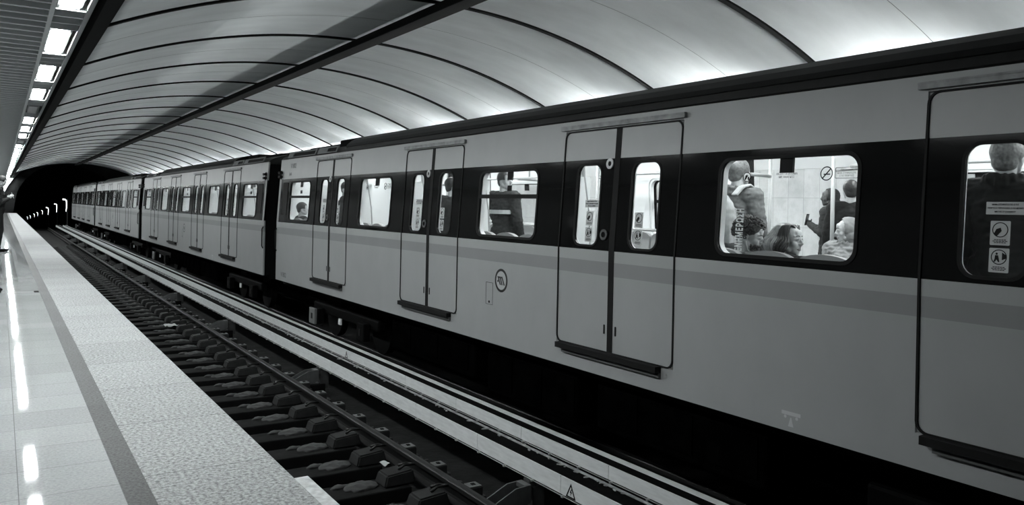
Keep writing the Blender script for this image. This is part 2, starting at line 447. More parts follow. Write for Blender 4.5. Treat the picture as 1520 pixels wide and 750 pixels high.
# headwall and tunnel
loops = [[(-3.3, 0.0), (12, 0.0), (12, 4.6), (-3.3, 4.6)]]
TC, TZ, TR = 4.3, 0.25, 4.25
arc = []
a_s = math.acos((0.0 - TZ) / TR)
for k in range(41):
    a = -a_s + 2 * a_s * k / 40
    arc.append((TC + TR * math.sin(a), max(0.0, TZ + TR * math.cos(a))))
out = [(-3.3, 0.0), arc[0]] + arc[1:-1] + [arc[-1], (12, 0.0), (12, 4.6), (-3.3, 4.6)]
me = plate([out], 0.2, lambda u, v, w: Vector((u, YL + w, v)))
o = obj('wall_end', me, mat('white_headwall', 0.88, 0.5)); o['kind'] = 'structure'
# dark tunnel lining, falling after the platform ends
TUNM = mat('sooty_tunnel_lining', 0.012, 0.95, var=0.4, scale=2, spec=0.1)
bm = bmesh.new(); rings = []
def dz(y): return -0.034 * max(0.0, y - 82.0)
for y in (YV + 0.2, 70, 75.75, 76.05, 84, 100, 140, 200, 260):
    ring = []
    for k in range(33):
        lo = -2.1 if y > YL else -0.86
        a = lo + (2.1 - lo) * k / 32
        ring.append(bm.verts.new((TC + TR * math.sin(a), y, TZ + TR * math.cos(a) + dz(y))))
    rings.append(ring)
for i in range(len(rings) - 1):
    for k in range(32): bm.faces.new((rings[i][k], rings[i][k + 1], rings[i + 1][k + 1], rings[i + 1][k]))
bm.faces.new(rings[-1])
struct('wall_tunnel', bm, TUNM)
bm = bmesh.new()
for a, b_ in ((YP + 0.2, 84), (84, 260)):
    hexa(bm, [(0.4, a, -1.7 + dz(a)), (8.2, a, -1.7 + dz(a)), (8.2, b_, -1.7 + dz(b_)), (0.4, b_, -1.7 + dz(b_)), (0.4, a, -1.45 + dz(a)), (8.2, a, -1.45 + dz(a)), (8.2, b_, -1.45 + dz(b_)), (0.4, b_, -1.45 + dz(b_))])
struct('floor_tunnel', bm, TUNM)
# tunnel lamps on posts beside the track
tl0 = None
TEM = emis('tunnel_lamp_and_streak', 0.8, TUNNEL_POWER)
for i, y in enumerate((81, 95, 112, 127, 143, 157, 178, 196)):
    zl = CAMZ + (-0.25 - 0.0335 * (y - 81))
    if tl0 is None:
        t = tl0 = thing('tunnel_lamp', '', 'tunnel lamp')
        bm = bmesh.new(); box(bm, 0.12, 0.20, -0.04, 0.04, -2.6, 0.25); obj('post', bm, DARKG, t)
        bm = bmesh.new(); box(bm, 0.02, 0.14, -0.06, 0.06, 0.12, 0.20); obj('arm', bm, GREYP, t)
        bm = bmesh.new(); tube(bm, [(-0.22, 0, 0.18), (-0.05, 0, 0.17), (0.05, 0, 0.1), (0.08, -0.02, -0.1), (0.08, -0.03, -0.6), (0.05, -0.03, -0.9)], 0.034, 8, taper=[1.8, 1.5, 1.2, 1, .8, .6]); obj('tube', bm, TEM, t, True)  # lower tail glows in place of the lamplit streak on the wall
    else: t = copy_tree(tl0)
    nm = ['nearest bright hooked tunnel lamp, right beside the tail of the train', 'second hooked tunnel lamp left of the train tail', 'third hooked tunnel lamp left of the train tail', 'fourth hooked tunnel lamp left of the train tail']
    tag(t, nm[i] if i < 4 else 'tiny distant tunnel lamp in the dark tunnel near the platform end', 'tunnel lamp', 'tunnel lamps')
    t.location = (4.9, y, zl); t.scale = (1, 1, 1) if i < 1 else (.8, .8, .8) if i < 3 else (.5, .5, .5)

# ------------------------------------------------------------------ track
RZ = -1.15
RAILM = mat('rail_steel', 0.005, 0.45, 0.0, spec=.3, var=0.3, scale=8, stretch=(4, .4, 4))
RAILTOP = mat('worn_rail_head', 0.014, 0.45, 0.0, spec=.3)
def rail(name, x, label, y1):
    t = thing(name, label, 'rail', (x, 0, RZ))
    bm = bmesh.new()
    prism(bm, [(-.075, -.17), (.075, -.17), (.075, -.155), (.02, -.14), (.011, -.12), (.011, -.045), (-.011, -.045), (-.011, -.12), (-.02, -.14), (-.075, -.155)], Y0, y1)
    obj('rail_web', bm, RAILM, t)
    bm = bmesh.new()
    prism(bm, [(-.036, -.045), (.036, -.045), (.037, -.012), (.030, -.002), (0, 0.001), (-.030, -.002), (-.037, -.012)], Y0, y1)
    obj('rail_head', bm, RAILTOP, t)
rail('running_rail', 3.38, 'dark running rail of the near track, beside the third rail covers', YP)
rail('running_rail', 1.88, 'running rail of the near track hidden under the platform edge', YP)
rail('running_rail', 5.24, 'running rail under the near side wheels of the train', YP)
rail('running_rail', 6.74, 'running rail under the far side wheels of the train', YP)
# sleepers with chairs and clips
SLP = mat('oily_sleeper', 0.005, 0.8, spec=.12, var=0.6, scale=3, detail=7, bump=0.5, bscale=9, stretch=(1, 3, 1))
CHAIR = mat('cast_rail_chair', 0.014, 0.65, spec=.3, var=0.3, scale=12)
CONC = mat('dusty_ballast_pad', 0.035, 0.9, var=0.45, scale=6, detail=7)
sl0 = None
for k in range(-3, 62):
    y = 7.43 + 0.666 * k
    if sl0 is None:
        sl0 = s = thing('sleeper', '', 'sleeper')
        bm = bmesh.new(); box(bm, 1.25, 3.22, -0.17, 0.17, -0.125, 0.0, bev=0.012); obj('beam', bm, SLP, s)
        bm = bmesh.new()
        mm = Matrix.Translation((2.80, 0.03, 0.0)) @ Matrix.Diagonal((0.16, 0.12, 0.035, 1)); bmesh.ops.create_uvsphere(bm, u_segments=26, v_segments=14, radius=1, matrix=mm)
        mm = Matrix.Translation((2.62, 0.10, 0.0)) @ Matrix.Diagonal((0.09, 0.035, 0.03, 1)); bmesh.ops.create_uvsphere(bm, u_segments=12, v_segments=8, radius=1, matrix=mm)
        for v in bm.verts: v.co += Vector((mnoise.noise(v.co * 16), mnoise.noise(v.co * 16 + Vector((9, 0, 0))), .5 * mnoise.noise(v.co * 22))) * .035
        obj('concrete_pad', bm, CONC, s, True)
        bm = bmesh.new()
        hexa(bm, [(2.97, -.12, 0), (3.29, -.12, 0), (3.29, .12, 0), (2.97, .12, 0), (3.0, -.105, .105), (3.26, -.105, .13), (3.26, .105, .13), (3.0, .105, .105)])
        bmesh.ops.bevel(bm, geom=bm.edges[:], offset=0.014, segments=2, affect='EDGES')
        ch = obj('rail_chair', bm, CHAIR, s)
        bm = bmesh.new(); tube(bm, [(3.14, -.03, .12), (3.2, -.03, .155), (3.3, -.03, .15), (3.33, .03, .13), (3.26, .06, .14), (3.18, .06, .13)], 0.013, 6); obj('spring_clip', bm, RAILM, ch)
        bm = bmesh.new(); box(bm, 3.46, 3.66, -.10, .10, -.12, .02, bev=0.008); box(bm, 3.50, 3.64, -.07, .07, -.05, .10, bev=0.012)
        c2 = obj('rail_chair', bm, CHAIR, s)
        bm = bmesh.new(); box(bm, 3.515, 3.628, -.058, .058, .10, .106); box(bm, 3.555, 3.59, -.02, .02, .1055, .112, 1); obj('clip_plate', bm, [mat('pale_clip', 0.12, 0.6, var=.3, scale=20), BLACK], c2)
        o = s
    else: o = copy_tree(sl0)
    tag(o, 'dark sleeper of the near track with a cast chair holding the rail', 'sleeper', 'sleepers of the near track')
    o.location = (0, y, -1.322)

# third rail covers
COVM = mat('pale_cover_plastic', 0.68, 0.5, var=0.10, scale=3, stretch=(1, 2, 12))
DUST = mat('brake_dust', 0.003, 0.9, var=0.6, scale=10, spec=.05)
CRUMB = mat('dusty_edge', 0.30, 0.9, var=0.5, scale=14, detail=8)
def cover(x, ztop, h, depth, lipw, label, crumb, y1=74):
    t = thing('third_rail', label, 'third rail', (x, 0, ztop))
    bm = bmesh.new()
    y = 5.17 - 1.333 * 6
    while y < y1:
        box(bm, 0, 0.012, y + 0.003, y + 1.330, -h, 0.0)
        y += 1.333
    obj('side_cover', bm, COVM, t)
    bm = bmesh.new(); box(bm, 0.005, 0.0118, Y0, y1, -h, -0.004); obj('cover_backing', bm, BLACK, t) if False else bm.free()
    bm = bmesh.new(); box(bm, 0.001, depth - lipw, Y0, y1, -0.014, -0.001); obj('top_cover', bm, DUST, t)
    bm = bmesh.new()
    box(bm, depth - lipw, depth, Y0, y1, -0.014, 0.006)
    lip = obj('back_lip', bm, CRUMB if crumb else COVM, t)
    bm = bmesh.new(); box(bm, depth - 0.012, depth - 0.002, Y0, y1, -h, -0.014); obj('back_cover', bm, BLACK, t)
    bm = bmesh.new(); tube(bm, [(-0.006, Y0, -h - 0.010), (-0.006, y1, -h - 0.010)], 0.004, 6)
    y = 5.17 - 1.333 * 4
    while y < y1:
        for q in (0.3, 0.63, 0.97): box(bm, -0.018, 0.004, y + q * 1.333 - .012, y + q * 1.333 + .012, -h - 0.02, -h - 0.004)
        y += 1.333
    obj('clip_wire', bm, mat('clip_wire_metal', 0.45, 0.4, 0.5), t)
    bm = bmesh.new(); box(bm, 0.05, depth - 0.05, Y0, y1, -h - 0.02, -0.05, bev=0.01); obj('conductor_rail', bm, RAILM, t)
    return t
c1 = cover(3.85, CAMZ - 2.16, 0.145, 0.205, 0.03, 'pale covered third rail of the near track with a high voltage sign', True)
c2 = cover(4.35, CAMZ - 2.16, 0.117, 0.195, 0.07, 'pale covered third rail just below the skirt of the train', False)
# crumbs of grime on the middle lip
bm = bmesh.new()
for k in range(260):
    y = random.uniform(3, 30); s = random.uniform(0.006, 0.018)
    mm = Matrix.Translation((0.175 + random.uniform(-.035, .03), y, 0.004)) @ Matrix.Rotation(random.random() * 6, 4, 'Z') @ Matrix.Diagonal((s, s * random.uniform(1, 3), s * 0.5, 1))
    bmesh.ops.create_icosphere(bm, subdivisions=1, radius=1, matrix=mm)
o = obj('grime_crumbs', bm, CRUMB, c1); o['kind'] = 'stuff'
# high voltage triangles
def hv(t, y, hgt, h0):
    f = lambda u, v, w: Vector((-0.0008 - w, y - u, v - h0))
    s = hgt
    bm = bmesh.new()
    add_mesh(bm, plate([[(-.55 * s, 0), (.55 * s, 0), (0, s)], [(-.37 * s, .1 * s), (.37 * s, .1 * s), (0, .78 * s)]], 0.001, f))
    add_mesh(bm, plate([[(.03 * s, .62 * s), (-.12 * s, .36 * s), (0, .36 * s), (-.06 * s, .14 * s), (.14 * s, .43 * s), (.02 * s, .43 * s), (.1 * s, .62 * s)]], 0.001, f))
    obj('warning_sign', bm, BLACK, t)
hv(c1, 5.03, 0.118, 0.142); hv(c2, 11.2, 0.10, 0.112)
# brackets
BRK = mat('galvanised_bracket', 0.12, 0.45, 0.4, var=0.2, scale=10)
b0 = None
for k in range(-1, 11):
    y = 5.62 + 5.328 * k
    if b0 is None:
        b0 = t = thing('rail_bracket', '', 'bracket')
        for sy in (-.07, .07):
            bm = bmesh.new()
            prof = [(-.30, -.10), (-.30, -.055), (-.05, .06), (.10, .07), (.10, -.08), (0.0, -.12)]
            a = [bm.verts.new((x, sy - .006, z)) for x, z in prof]; b_ = [bm.verts.new((x, sy + .006, z)) for x, z in prof]
            nn = len(prof)
            for i in range(nn): bm.faces.new((a[i], a[(i + 1) % nn], b_[(i + 1) % nn], b_[i]))
            bm.faces.new(a[::-1]); bm.faces.new(b_)
            obj('bracket_cheek', bm, BRK, t)
        bm = bmesh.new()
        tube(bm, [(-.29, -.07, -.055), (-.315, -.035, -.07), (-.315, .035, -.07), (-.29, .07, -.055)], 0.012, 8); box(bm, -.30, .1, -.07, .07, -.125, -.105)
        box(bm, .04, .10, -.065, .065, .03, .07)
        obj('bracket_web', bm, BRK, t)
        bm = bmesh.new(); box(bm, .10, .17, -.05, .05, .0, .10, bev=.01); box(bm, .13, .25, -.06, .06, -.2, .04); obj('insulator', bm, CONC, t)
        bm = bmesh.new(); box(bm, -.13, .2, -.08, .08, -.27, -.13, bev=.01); obj('foot', bm, SLP, t)
        o = t
    else: o = copy_tree(b0)
    lab = 'small sloped metal bracket holding the third rail above the track bed'
    if k == 0: lab = 'metal third rail bracket below the high voltage sign, at the bottom edge'
    if k == 1: lab = 'metal third rail bracket second from the bottom edge, beside the rail'
    tag(o, lab, 'bracket', 'third rail brackets')
    o.location = (3.72, y, -1.165)
# papers in the track
for (x, y, rz, lab) in ((2.95, 17.2, 0.3, 'pale scrap of paper lying beside the near rail far down the track'), (3.02, 6.77, 0.5, 'small crumpled white wrapper on a sleeper chair')):
    bm = bmesh.new(); bmesh.ops.create_grid(bm, x_segments=8, y_segments=8, size=0.11 if y > 10 else 0.035)
    for v in bm.verts: v.co.z = mnoise.noise(v.co * 14 + Vector((y, 0, 0))) * (0.03 if y > 10 else 0.025) + 0.03
    r = bmesh.ops.solidify(bm, geom=bm.faces[:], thickness=0.002)
    o = obj('paper_scrap', bm, mat('scrap_paper', 0.45, 0.8, var=.15, scale=12)); o.location = (x, y, -1.29 + (0.13 if y < 10 else 0.0)); o.rotation_euler = (0, 0, rz)
    tag(o, lab, 'paper')
# ------------------------------------------------------------------ the train
# coach frame: x across (near side negative), y along with 0 at the coach centre, z = 0 at rail level
CX = 5.99
ZB, ZWAIST, ZBAND, ZTOP = -0.257 + 1.15, 0.873 + 1.15, 1.709 + 1.15, 2.095 + 1.15
HALF = 8.4
def hw(z): return 1.398 - 0.065 * max(0.0, z - ZWAIST)
DOORS = (5.43, 1.81, -1.81, -5.43)
WINS = ((7.11, 1), (3.62, 0), (0.0, 1), (-3.62, 0), (-7.11, 1))
DW = 0.80                       # half a doorway
DZ0, DZ1 = -0.043 + 1.15, 1.992 + 1.15
WZ0, WZ1, WHALF = 0.925 + 1.15, 1.646 + 1.15, 0.59
def on(side, off=0.0):
    """placer for flat shapes on a coach side: u along y, v = z, w outward"""
    return lambda u, v, w: Vector((side * (hw(v) + off + w), u, v))
def rects(bm, side, y0, y1, z0, z1, thick=0.03, off=0.0, mi=0):
    zs = [z0] + ([ZWAIST] if z0 < ZWAIST - 1e-4 and z1 > ZWAIST + 1e-4 else []) + [z1]
    for a, b_ in zip(zs[:-1], zs[1:]):
        xa, xb = hw(a) + off, hw(b_) + off
        p = [(side * (xa - thick), y0, a), (side * xa, y0, a), (side * xa, y1, a), (side * (xa - thick), y1, a),
             (side * (xb - thick), y0, b_), (side * xb, y0, b_), (side * xb, y1, b_), (side * (xb - thick), y1, b_)]
        hexa(bm, p, mi)
def build_side(c, side):
    near = side < 0
    nm = '' if near else ''
    segs = []
    e = [-HALF] + [v for d in sorted(DOORS) for v in (d - DW, d + DW)] + [HALF]
    segs = [(e[i], e[i + 1]) for i in range(0, len(e), 2)]
    bm = bmesh.new()
    for a, b_ in segs: rects(bm, side, a, b_, DZ0, ZWAIST)
    rects(bm, side, -HALF, HALF, ZB, DZ0)
    obj('side_panel', bm, PAINT, c)
    bm = bmesh.new()
    for a, b_ in segs: rects(bm, side, a, b_, ZBAND, ZTOP)
    for d in DOORS: rects(bm, side, d - DW, d + DW, DZ1, ZTOP)
    obj('cantrail_panel', bm, PAINT, c)
    for (a, b_), (wy, hop) in zip(segs, sorted(WINS)):
        hole = rrect(wy - WHALF, wy + WHALF, WZ0, WZ1, 0.10)
        f0 = on(side, -0.03)
        me = plate([[(a, ZWAIST), (b_, ZWAIST), (b_, ZBAND), (a, ZBAND)], hole], 0.03, f0)
        obj('window_band', me, BAND, c)
        # the window itself: frame, glass, latch, inner lining
        ring = plate([rrect(wy - WHALF - .012, wy + WHALF + .012, WZ0 - .012, WZ1 + .012, 0.11), rrect(wy - WHALF + .014, wy + WHALF - .014, WZ0 + .014, WZ1 - .014, 0.09)], 0.012, on(side, -0.006))
        w = obj('window', ring, RUB, c)
        if hop:
            bm = bmesh.new(); rects(bm, side, wy - WHALF, wy + WHALF, 1.366 + 1.15 - .022, 1.366 + 1.15 + .022, 0.03, 0.006); obj('transom', bm, RUB, w)
            for z0, z1 in ((WZ0 - .005, 1.366 + 1.15 - .02), (1.366 + 1.15 + .02, WZ1 + .005)):
                obj('pane', plate([rrect(wy - WHALF - .005, wy + WHALF + .005, z0, z1, 0.09)], 0.004, on(side, -0.018)), GLASS, w)
            bm = bmesh.new(); rects(bm, side, wy - .045, wy + .045, WZ1 - .10, WZ1 + .01, .02, -.02); rects(bm, side, wy - .03, wy + .03, WZ1 - .22, WZ1 - .16, .02, -.02); obj('latch', bm, RUB, w)
        else:
            obj('pane', plate([rrect(wy - WHALF - .005, wy + WHALF + .005, WZ0 - .005, WZ1 + .005, 0.1)], 0.004, on(side, -0.018)), GLASS, w)
            bm = bmesh.new(); rects(bm, side, wy - .055, wy + .055, WZ1 - .115, WZ1 + .01, .02, -.02); obj('latch', bm, RUB, w)
        # pale reveal seen at a slant inside the opening
        rv = plate([rrect(wy - WHALF - .05, wy + WHALF + .05, WZ0 - .05, WZ1 + .05, 0.13), rrect(wy - WHALF + .004, wy + WHALF - .004, WZ0 + .004, WZ1 - .004, 0.10)], 0.05, on(side, -0.085))
        obj('window_lining', rv, INNER, w)
    # inner wall lining between window openings
    for (a, b_), (wy, hop) in zip(segs, sorted(WINS)):
        a, b_ = max(a, -HALF + .07), min(b_, HALF - .07)
        me = plate([[(a, 1.08), (b_, 1.08), (b_, ZTOP - .1), (a, ZTOP - .1)], rrect(wy - WHALF - .02, wy + WHALF + .02, WZ0 - .02, WZ1 + .02, 0.10)], 0.012, on(side, -0.10))
        obj('wall_lining', me, INNER, c)
    if side > 0:
        for d in DOORS:
            for s in (-1, 1):
                bm = bmesh.new(); y = d + s * (DW - .02); rects(bm, 1, y - .03, y + .03, DZ0, DZ1, .10, .005); obj('door_jamb', bm, RUB, c)
    return segs
def build_door(c, d, far_open=False):
    """one near side doorway: two sliding leaves, gasket, header and step"""
    side = -1
    for s in (-1, 1):
        y0, y1 = (d + 0.035, d + DW - 0.012) if s > 0 else (d - DW + 0.012, d - 0.035)
        lf = None
        bm = bmesh.new(); rects(bm, side, y0, y1, DZ0 + .012, ZWAIST, .03, -0.002)
        lf = obj('door_leaf', bm, PAINT, c)
        bm = bmesh.new(); rects(bm, side, y0, y1, ZBAND, DZ1 - .012, .03, -0.002); obj('upper_panel', bm, PAINT, lf)
        wc = d + s * 0.39; wz0, wz1 = 0.908 + 1.15, 1.664 + 1.15
        obj('leaf_band', plate([[(y0, ZWAIST), (y1, ZWAIST), (y1, ZBAND), (y0, ZBAND)], rrect(wc - .18, wc + .18, wz0, wz1, 0.095)], 0.03, on(side, -0.032)), BAND, lf)
        obj('window_seal', plate([rrect(wc - .19, wc + .19, wz0 - .01, wz1 + .01, 0.105), rrect(wc - .17, wc + .17, wz0 + .01, wz1 - .01, 0.085)], 0.01, on(side, -0.008)), RUB, lf)
        obj('pane', plate([rrect(wc - .183, wc + .183, wz0, wz1, 0.09)], 0.004, on(side, -0.02)), GLASS, lf)
        obj('leaf_lining', plate([[(y0, DZ0 + .03), (y1, DZ0 + .03), (y1, DZ1 - .02), (y0, DZ1 - .02)], rrect(wc - .178, wc + .178, wz0 + .003, wz1 - .003, 0.09)], 0.01, on(side, -0.045)), INNER, lf)
        bm = bmesh.new(); rects(bm, side, min(d, d + s * .037), max(d, d + s * .037), DZ0 + .005, DZ1 - .01, .03, 0.002); obj('rubber_edge', bm, RUB, lf)
        hy = d + s * 0.078
        obj('handle_slot', plate([rrect(hy - .009, hy + .009, 0.125 + 1.15, 0.21 + 1.15, .008)], 0.004, on(side)), RUB, lf)
        # notices on the glass
        if True:
            for zc in (1.16, 1.01):
                yc = wc + (-0.03 if s > 0 else 0.07)
                f = on(side, -0.0148)
                st = obj('notice_sticker', plate([rrect(yc - .052, yc + .052, zc + 1.15 - .067, zc + 1.15 + .067, .006)], 0.001, f), STICK, lf)
                bm = bmesh.new(); g = on(side, -0.0136)
                add_mesh(bm, plate([circ(yc, zc + 1.15 + .018, .042), circ(yc, zc + 1.15 + .018, .037)], .0006, g))
                if zc > 1.1: add_mesh(bm, plate([[(yc + .034, zc + 1.15 - .006), (yc + .018, zc + 1.15 - .02), (yc - .008, zc + 1.15 + .012), (yc - .002, zc + 1.15 + .03), (yc + .02, zc + 1.15 + .022)]], .0006, g))
                else:
                    add_mesh(bm, plate([circ(yc + .012, zc + 1.15 + .036, .006)], .0006, g))
                    add_mesh(bm, plate([[(yc + .004, zc + 1.15 + .028), (yc + .02, zc + 1.15 + .028), (yc + .022, zc + 1.15 + .008), (yc + .028, zc + 1.15 - .01), (yc + .018, zc + 1.15 - .008), (yc + .012, zc + 1.15 + .004), (yc + .002, zc + 1.15 - .01), (yc - .004, zc + 1.15 - .008)]], .0006, g))
                    add_mesh(bm, plate([[(yc - .016, zc + 1.15 + .045), (yc - .036, zc + 1.15 + .03), (yc - .04, zc + 1.15 + .012), (yc - .016, zc + 1.15 + .002)]], .0006, g))
                for q, zt in enumerate((-.037, -.045, -.053)):
                    ww = .04 if q == 1 else .032
                    for r_ in range(5):
                        a = yc - ww + r_ * ww * 2 / 5
                        add_mesh(bm, plate([[(a, zc + 1.15 + zt - .0022), (a + ww * .33, zc + 1.15 + zt - .0022), (a + ww * .33, zc + 1.15 + zt + .0022), (a, zc + 1.15 + zt + .0022)]], .0006, g))
                obj('pictogram', bm, RUB, st)
            if s > 0:
                f = on(side, -0.0148); yc = wc - .05
                st = obj('notice_strip', plate([rrect(yc - .10, yc + .10, 1.297 + 1.15 - .035, 1.297 + 1.15 + .035, .004)], 0.001, f), STICK, lf)
                bm = bmesh.new()
                for s_, zt in (('ΜΗΝ ΣΤΗΡΙΖΕΣΤΕ ΣΤΙΣ', .02), ('ΠΟΡΤΕΣ ΠΡΟΣΟΧΗ ΣΤΟ ΚΕΝΟ', 0.0), ('ΜΕΤΑΞΥ ΣΥΡΜΟΥ', -.02)):
                    add_mesh(bm, text_mesh(s_, .0125, lambda u, v, w, zt=zt: Vector((-(hw(1.297 + 1.15 + zt + v) - .0134 + w), yc - u, 1.297 + 1.15 + zt + v))))
                obj('notice_lettering', bm, RUB, st)
        if s > 0:
            by = d + 0.095
            bm = bmesh.new()
            add_mesh(bm, plate([circ(by, 1.662 + 1.15, .048), circ(by, 1.662 + 1.15, .024)], 0.012, on(side)))
            bt = obj('door_lamp', bm, mat('pale_ring', 0.5, 0.4), lf)
            obj('lamp_lens', plate([circ(by, 1.662 + 1.15, .024)], 0.006, on(side)), RUB, bt)
            by = d + 0.115
            bt = obj('push_button', plate([circ(by, 1.018 + 1.15, .05), circ(by, 1.018 + 1.15, .026)], 0.012, on(side)), mat('dark_button_ring', 0.05, 0.35), lf)
            obj('button_cap', plate([circ(by, 1.018 + 1.15, .025)], 0.016, on(side)), BAND, bt)
    obj('door_gasket', plate([folded(rrect(d - DW, d + DW, DZ0, DZ1, 0.075), ZWAIST), folded(rrect(d - DW + .016, d + DW - .016, DZ0 + .015, DZ1 - .013, 0.062), ZWAIST)], 0.008, on(side, -0.001)), RUB, c)
    bm = bmesh.new(); rects(bm, side, d - DW - .03, d + DW + .05, DZ1 + .012, DZ1 + .052, .03, 0.032)
    rects(bm, side, d - DW - .03, d + DW + .05, DZ1 + .044, DZ1 + .056, .03, 0.036)
    h = obj('door_header', bm, mat('weathered_header', 0.26, 0.5, var=.3, scale=12), c)
    bm = bmesh.new()
    rects(bm, side, d - .66, d + .74, DZ0 - .045, DZ0 + .006, .07, 0.065)
    rects(bm, side, d - .66, d + .68, DZ0 - .085, DZ0 - .045, .05, 0.03, 1)
    st = obj('door_step', bm, [RUB, DARKG], c)
STICK = mat('sticker_paper', 0.55, 0.5)
def build_interior(c):
    bm = bmesh.new(); box(bm, -1.33, 1.33, -HALF + .05, HALF - .05, 1.05, 1.13); obj('coach_floor', bm, mat('coach_floor_vinyl', 0.12, 0.5, var=.2, scale=20), c)
    bm = bmesh.new()
    prism(bm, [(-1.27, 3.10), (-1.0, 3.17), (1.0, 3.17), (1.27, 3.10), (1.27, 3.20), (-1.27, 3.20)], -HALF + .05, HALF - .05)
    obj('coach_ceiling', bm, INNER, c)
    for x in (-.55, .55):
        bm = bmesh.new(); box(bm, x - .07, x + .07, -HALF + .3, HALF - .3, 3.145, 3.172); obj('strip_light', bm, emis('coach_strip_light', 0.85, COACH_POWER), c)
    for s in (-1, 1):
        bm = bmesh.new(); box(bm, -1.30, -.4, s * (HALF - .06) - .03, s * (HALF - .06) + .03, 1.1, 3.18); box(bm, .4, 1.30, s * (HALF - .06) - .03, s * (HALF - .06) + .03, 1.1, 3.18); box(bm, -.41, .41, s * (HALF - .06) - .03, s * (HALF - .06) + .03, 2.9, 3.18)
        obj('end_wall', bm, INNER, c)
        bm = bmesh.new(); box(bm, -.40, .40, s * (HALF - .1) - .01, s * (HALF - .1) + .01, 1.12, 2.9)
        obj('end_door', bm, INNER, c)
        bm = bmesh.new(); box(bm, -.06, .06, s * (HALF - .125) - .004, s * (HALF - .125) + .004, 2.55, 2.68); box(bm, .1, .17, s * (HALF - .125) - .004, s * (HALF - .125) + .004, 2.2, 2.42)
        obj('end_door_sticker', bm, RUB, c)
    # draught screens with rails beside every doorway
    for d in DOORS:
        for s in (-1, 1):
            for side in (-1, 1):
                y = d + s * (0.68 if side > 0 else 0.83)
                xi, xo = (0.80, 1.36) if side > 0 else (-0.98, -1.29)
                bm = bmesh.new()
                if side > 0 and s > 0:
                    py = d + .12
                    tube(bm, [(.86, py, 1.13), (.86, py, 3.15)], .019); tube(bm, [(.86, py, 2.783), (-.17, py - .30, 2.783)], .019); tube(bm, [(.86, py, 2.16), (-.17, py - .30, 2.16)], .019)
                elif side > 0:
                    tube(bm, [(xi, y, 1.13), (xi, y, 3.15)], .019); tube(bm, [(xi, y, 2.82), (xo - .1, y, 2.86)], .017); tube(bm, [(xi, y, 2.19), (xo - .06, y, 2.19)], .019)
                else:
                    tube(bm, [(xi, y, 1.13), (xi, y, 1.9), (xi - .03, y, 2.35), (xi - .10, y, 2.75), (xi - .12, y, 3.12)], .016)
                g = obj('grab_rail', bm, POLE, c)
                bm = bmesh.new()
                if side > 0: box(bm, xi + .02, xo - .06, y - .012, y + .012, 1.2, 2.02, bev=.005)
                else: box(bm, xi - .02 - .30, xi - .02, y - .012, y + .012, 1.2, 2.72, bev=.005)
                obj('draught_screen', bm, INNER, c)
    # bench seats between the doorways on both sides
    for a, b_ in [(DOORS[i + 1] + DW + .06, DOORS[i] - DW - .06) for i in range(3)] + [(DOORS[0] + DW + .06, DOORS[0] + DW + 1.72), (DOORS[3] - DW - 1.72, DOORS[3] - DW - .06)]:
        nseat = 4 if b_ - a > 1.7 else 3
        for side in (-1, 1):
            for q in range(nseat):
                yc = a + (q + .5) * (b_ - a) / nseat; wq = (b_ - a) / nseat * .46
                bm = bmesh.new()
                x0, x1 = sorted((side * .86, side * 1.24)); box(bm, x0, x1, yc - wq, yc + wq, 1.48, 1.56, bev=.02)
                st = obj('seat', bm, SEATM, c)
                zt = 2.115
                f = lambda u, v, w: Vector((side * (1.20 + .05 * (v - 1.6) - w), u, v))
                lp = [(yc - wq, 1.5), (yc + wq, 1.5), (yc + wq, zt - .07)] + [(yc + wq * math.cos(t), zt - .07 + .07 * math.sin(t)) for t in [PI * k / 12 for k in range(1, 12)]] + [(yc - wq, zt - .07)]
                obj('seat_back', plate([lp], .05, f), SEATM, st)
            bm = bmesh.new(); x0, x1 = sorted((side * .95, side * 1.25)); box(bm, x0, x1, a, b_, 1.13, 1.48); obj('seat_plinth', bm, DARKG, c)
        bm = bmesh.new(); tube(bm, [(1.12, a, 2.14), (1.12, b_, 2.14)], .019); obj('window_rail', bm, POLE, c)
        # handrail over the benches
        for side in (-1, 1):
            bm = bmesh.new(); tube(bm, [(side * .86, a - .03, 2.86), (side * .86, b_ + .03, 2.86)], .017)
            for yy in (a + .2, b_ - .2): tube(bm, [(side * .86, yy, 2.86), (side * .86, yy, 3.16)], .012)
            obj('ceiling_rail', bm, POLE, c)
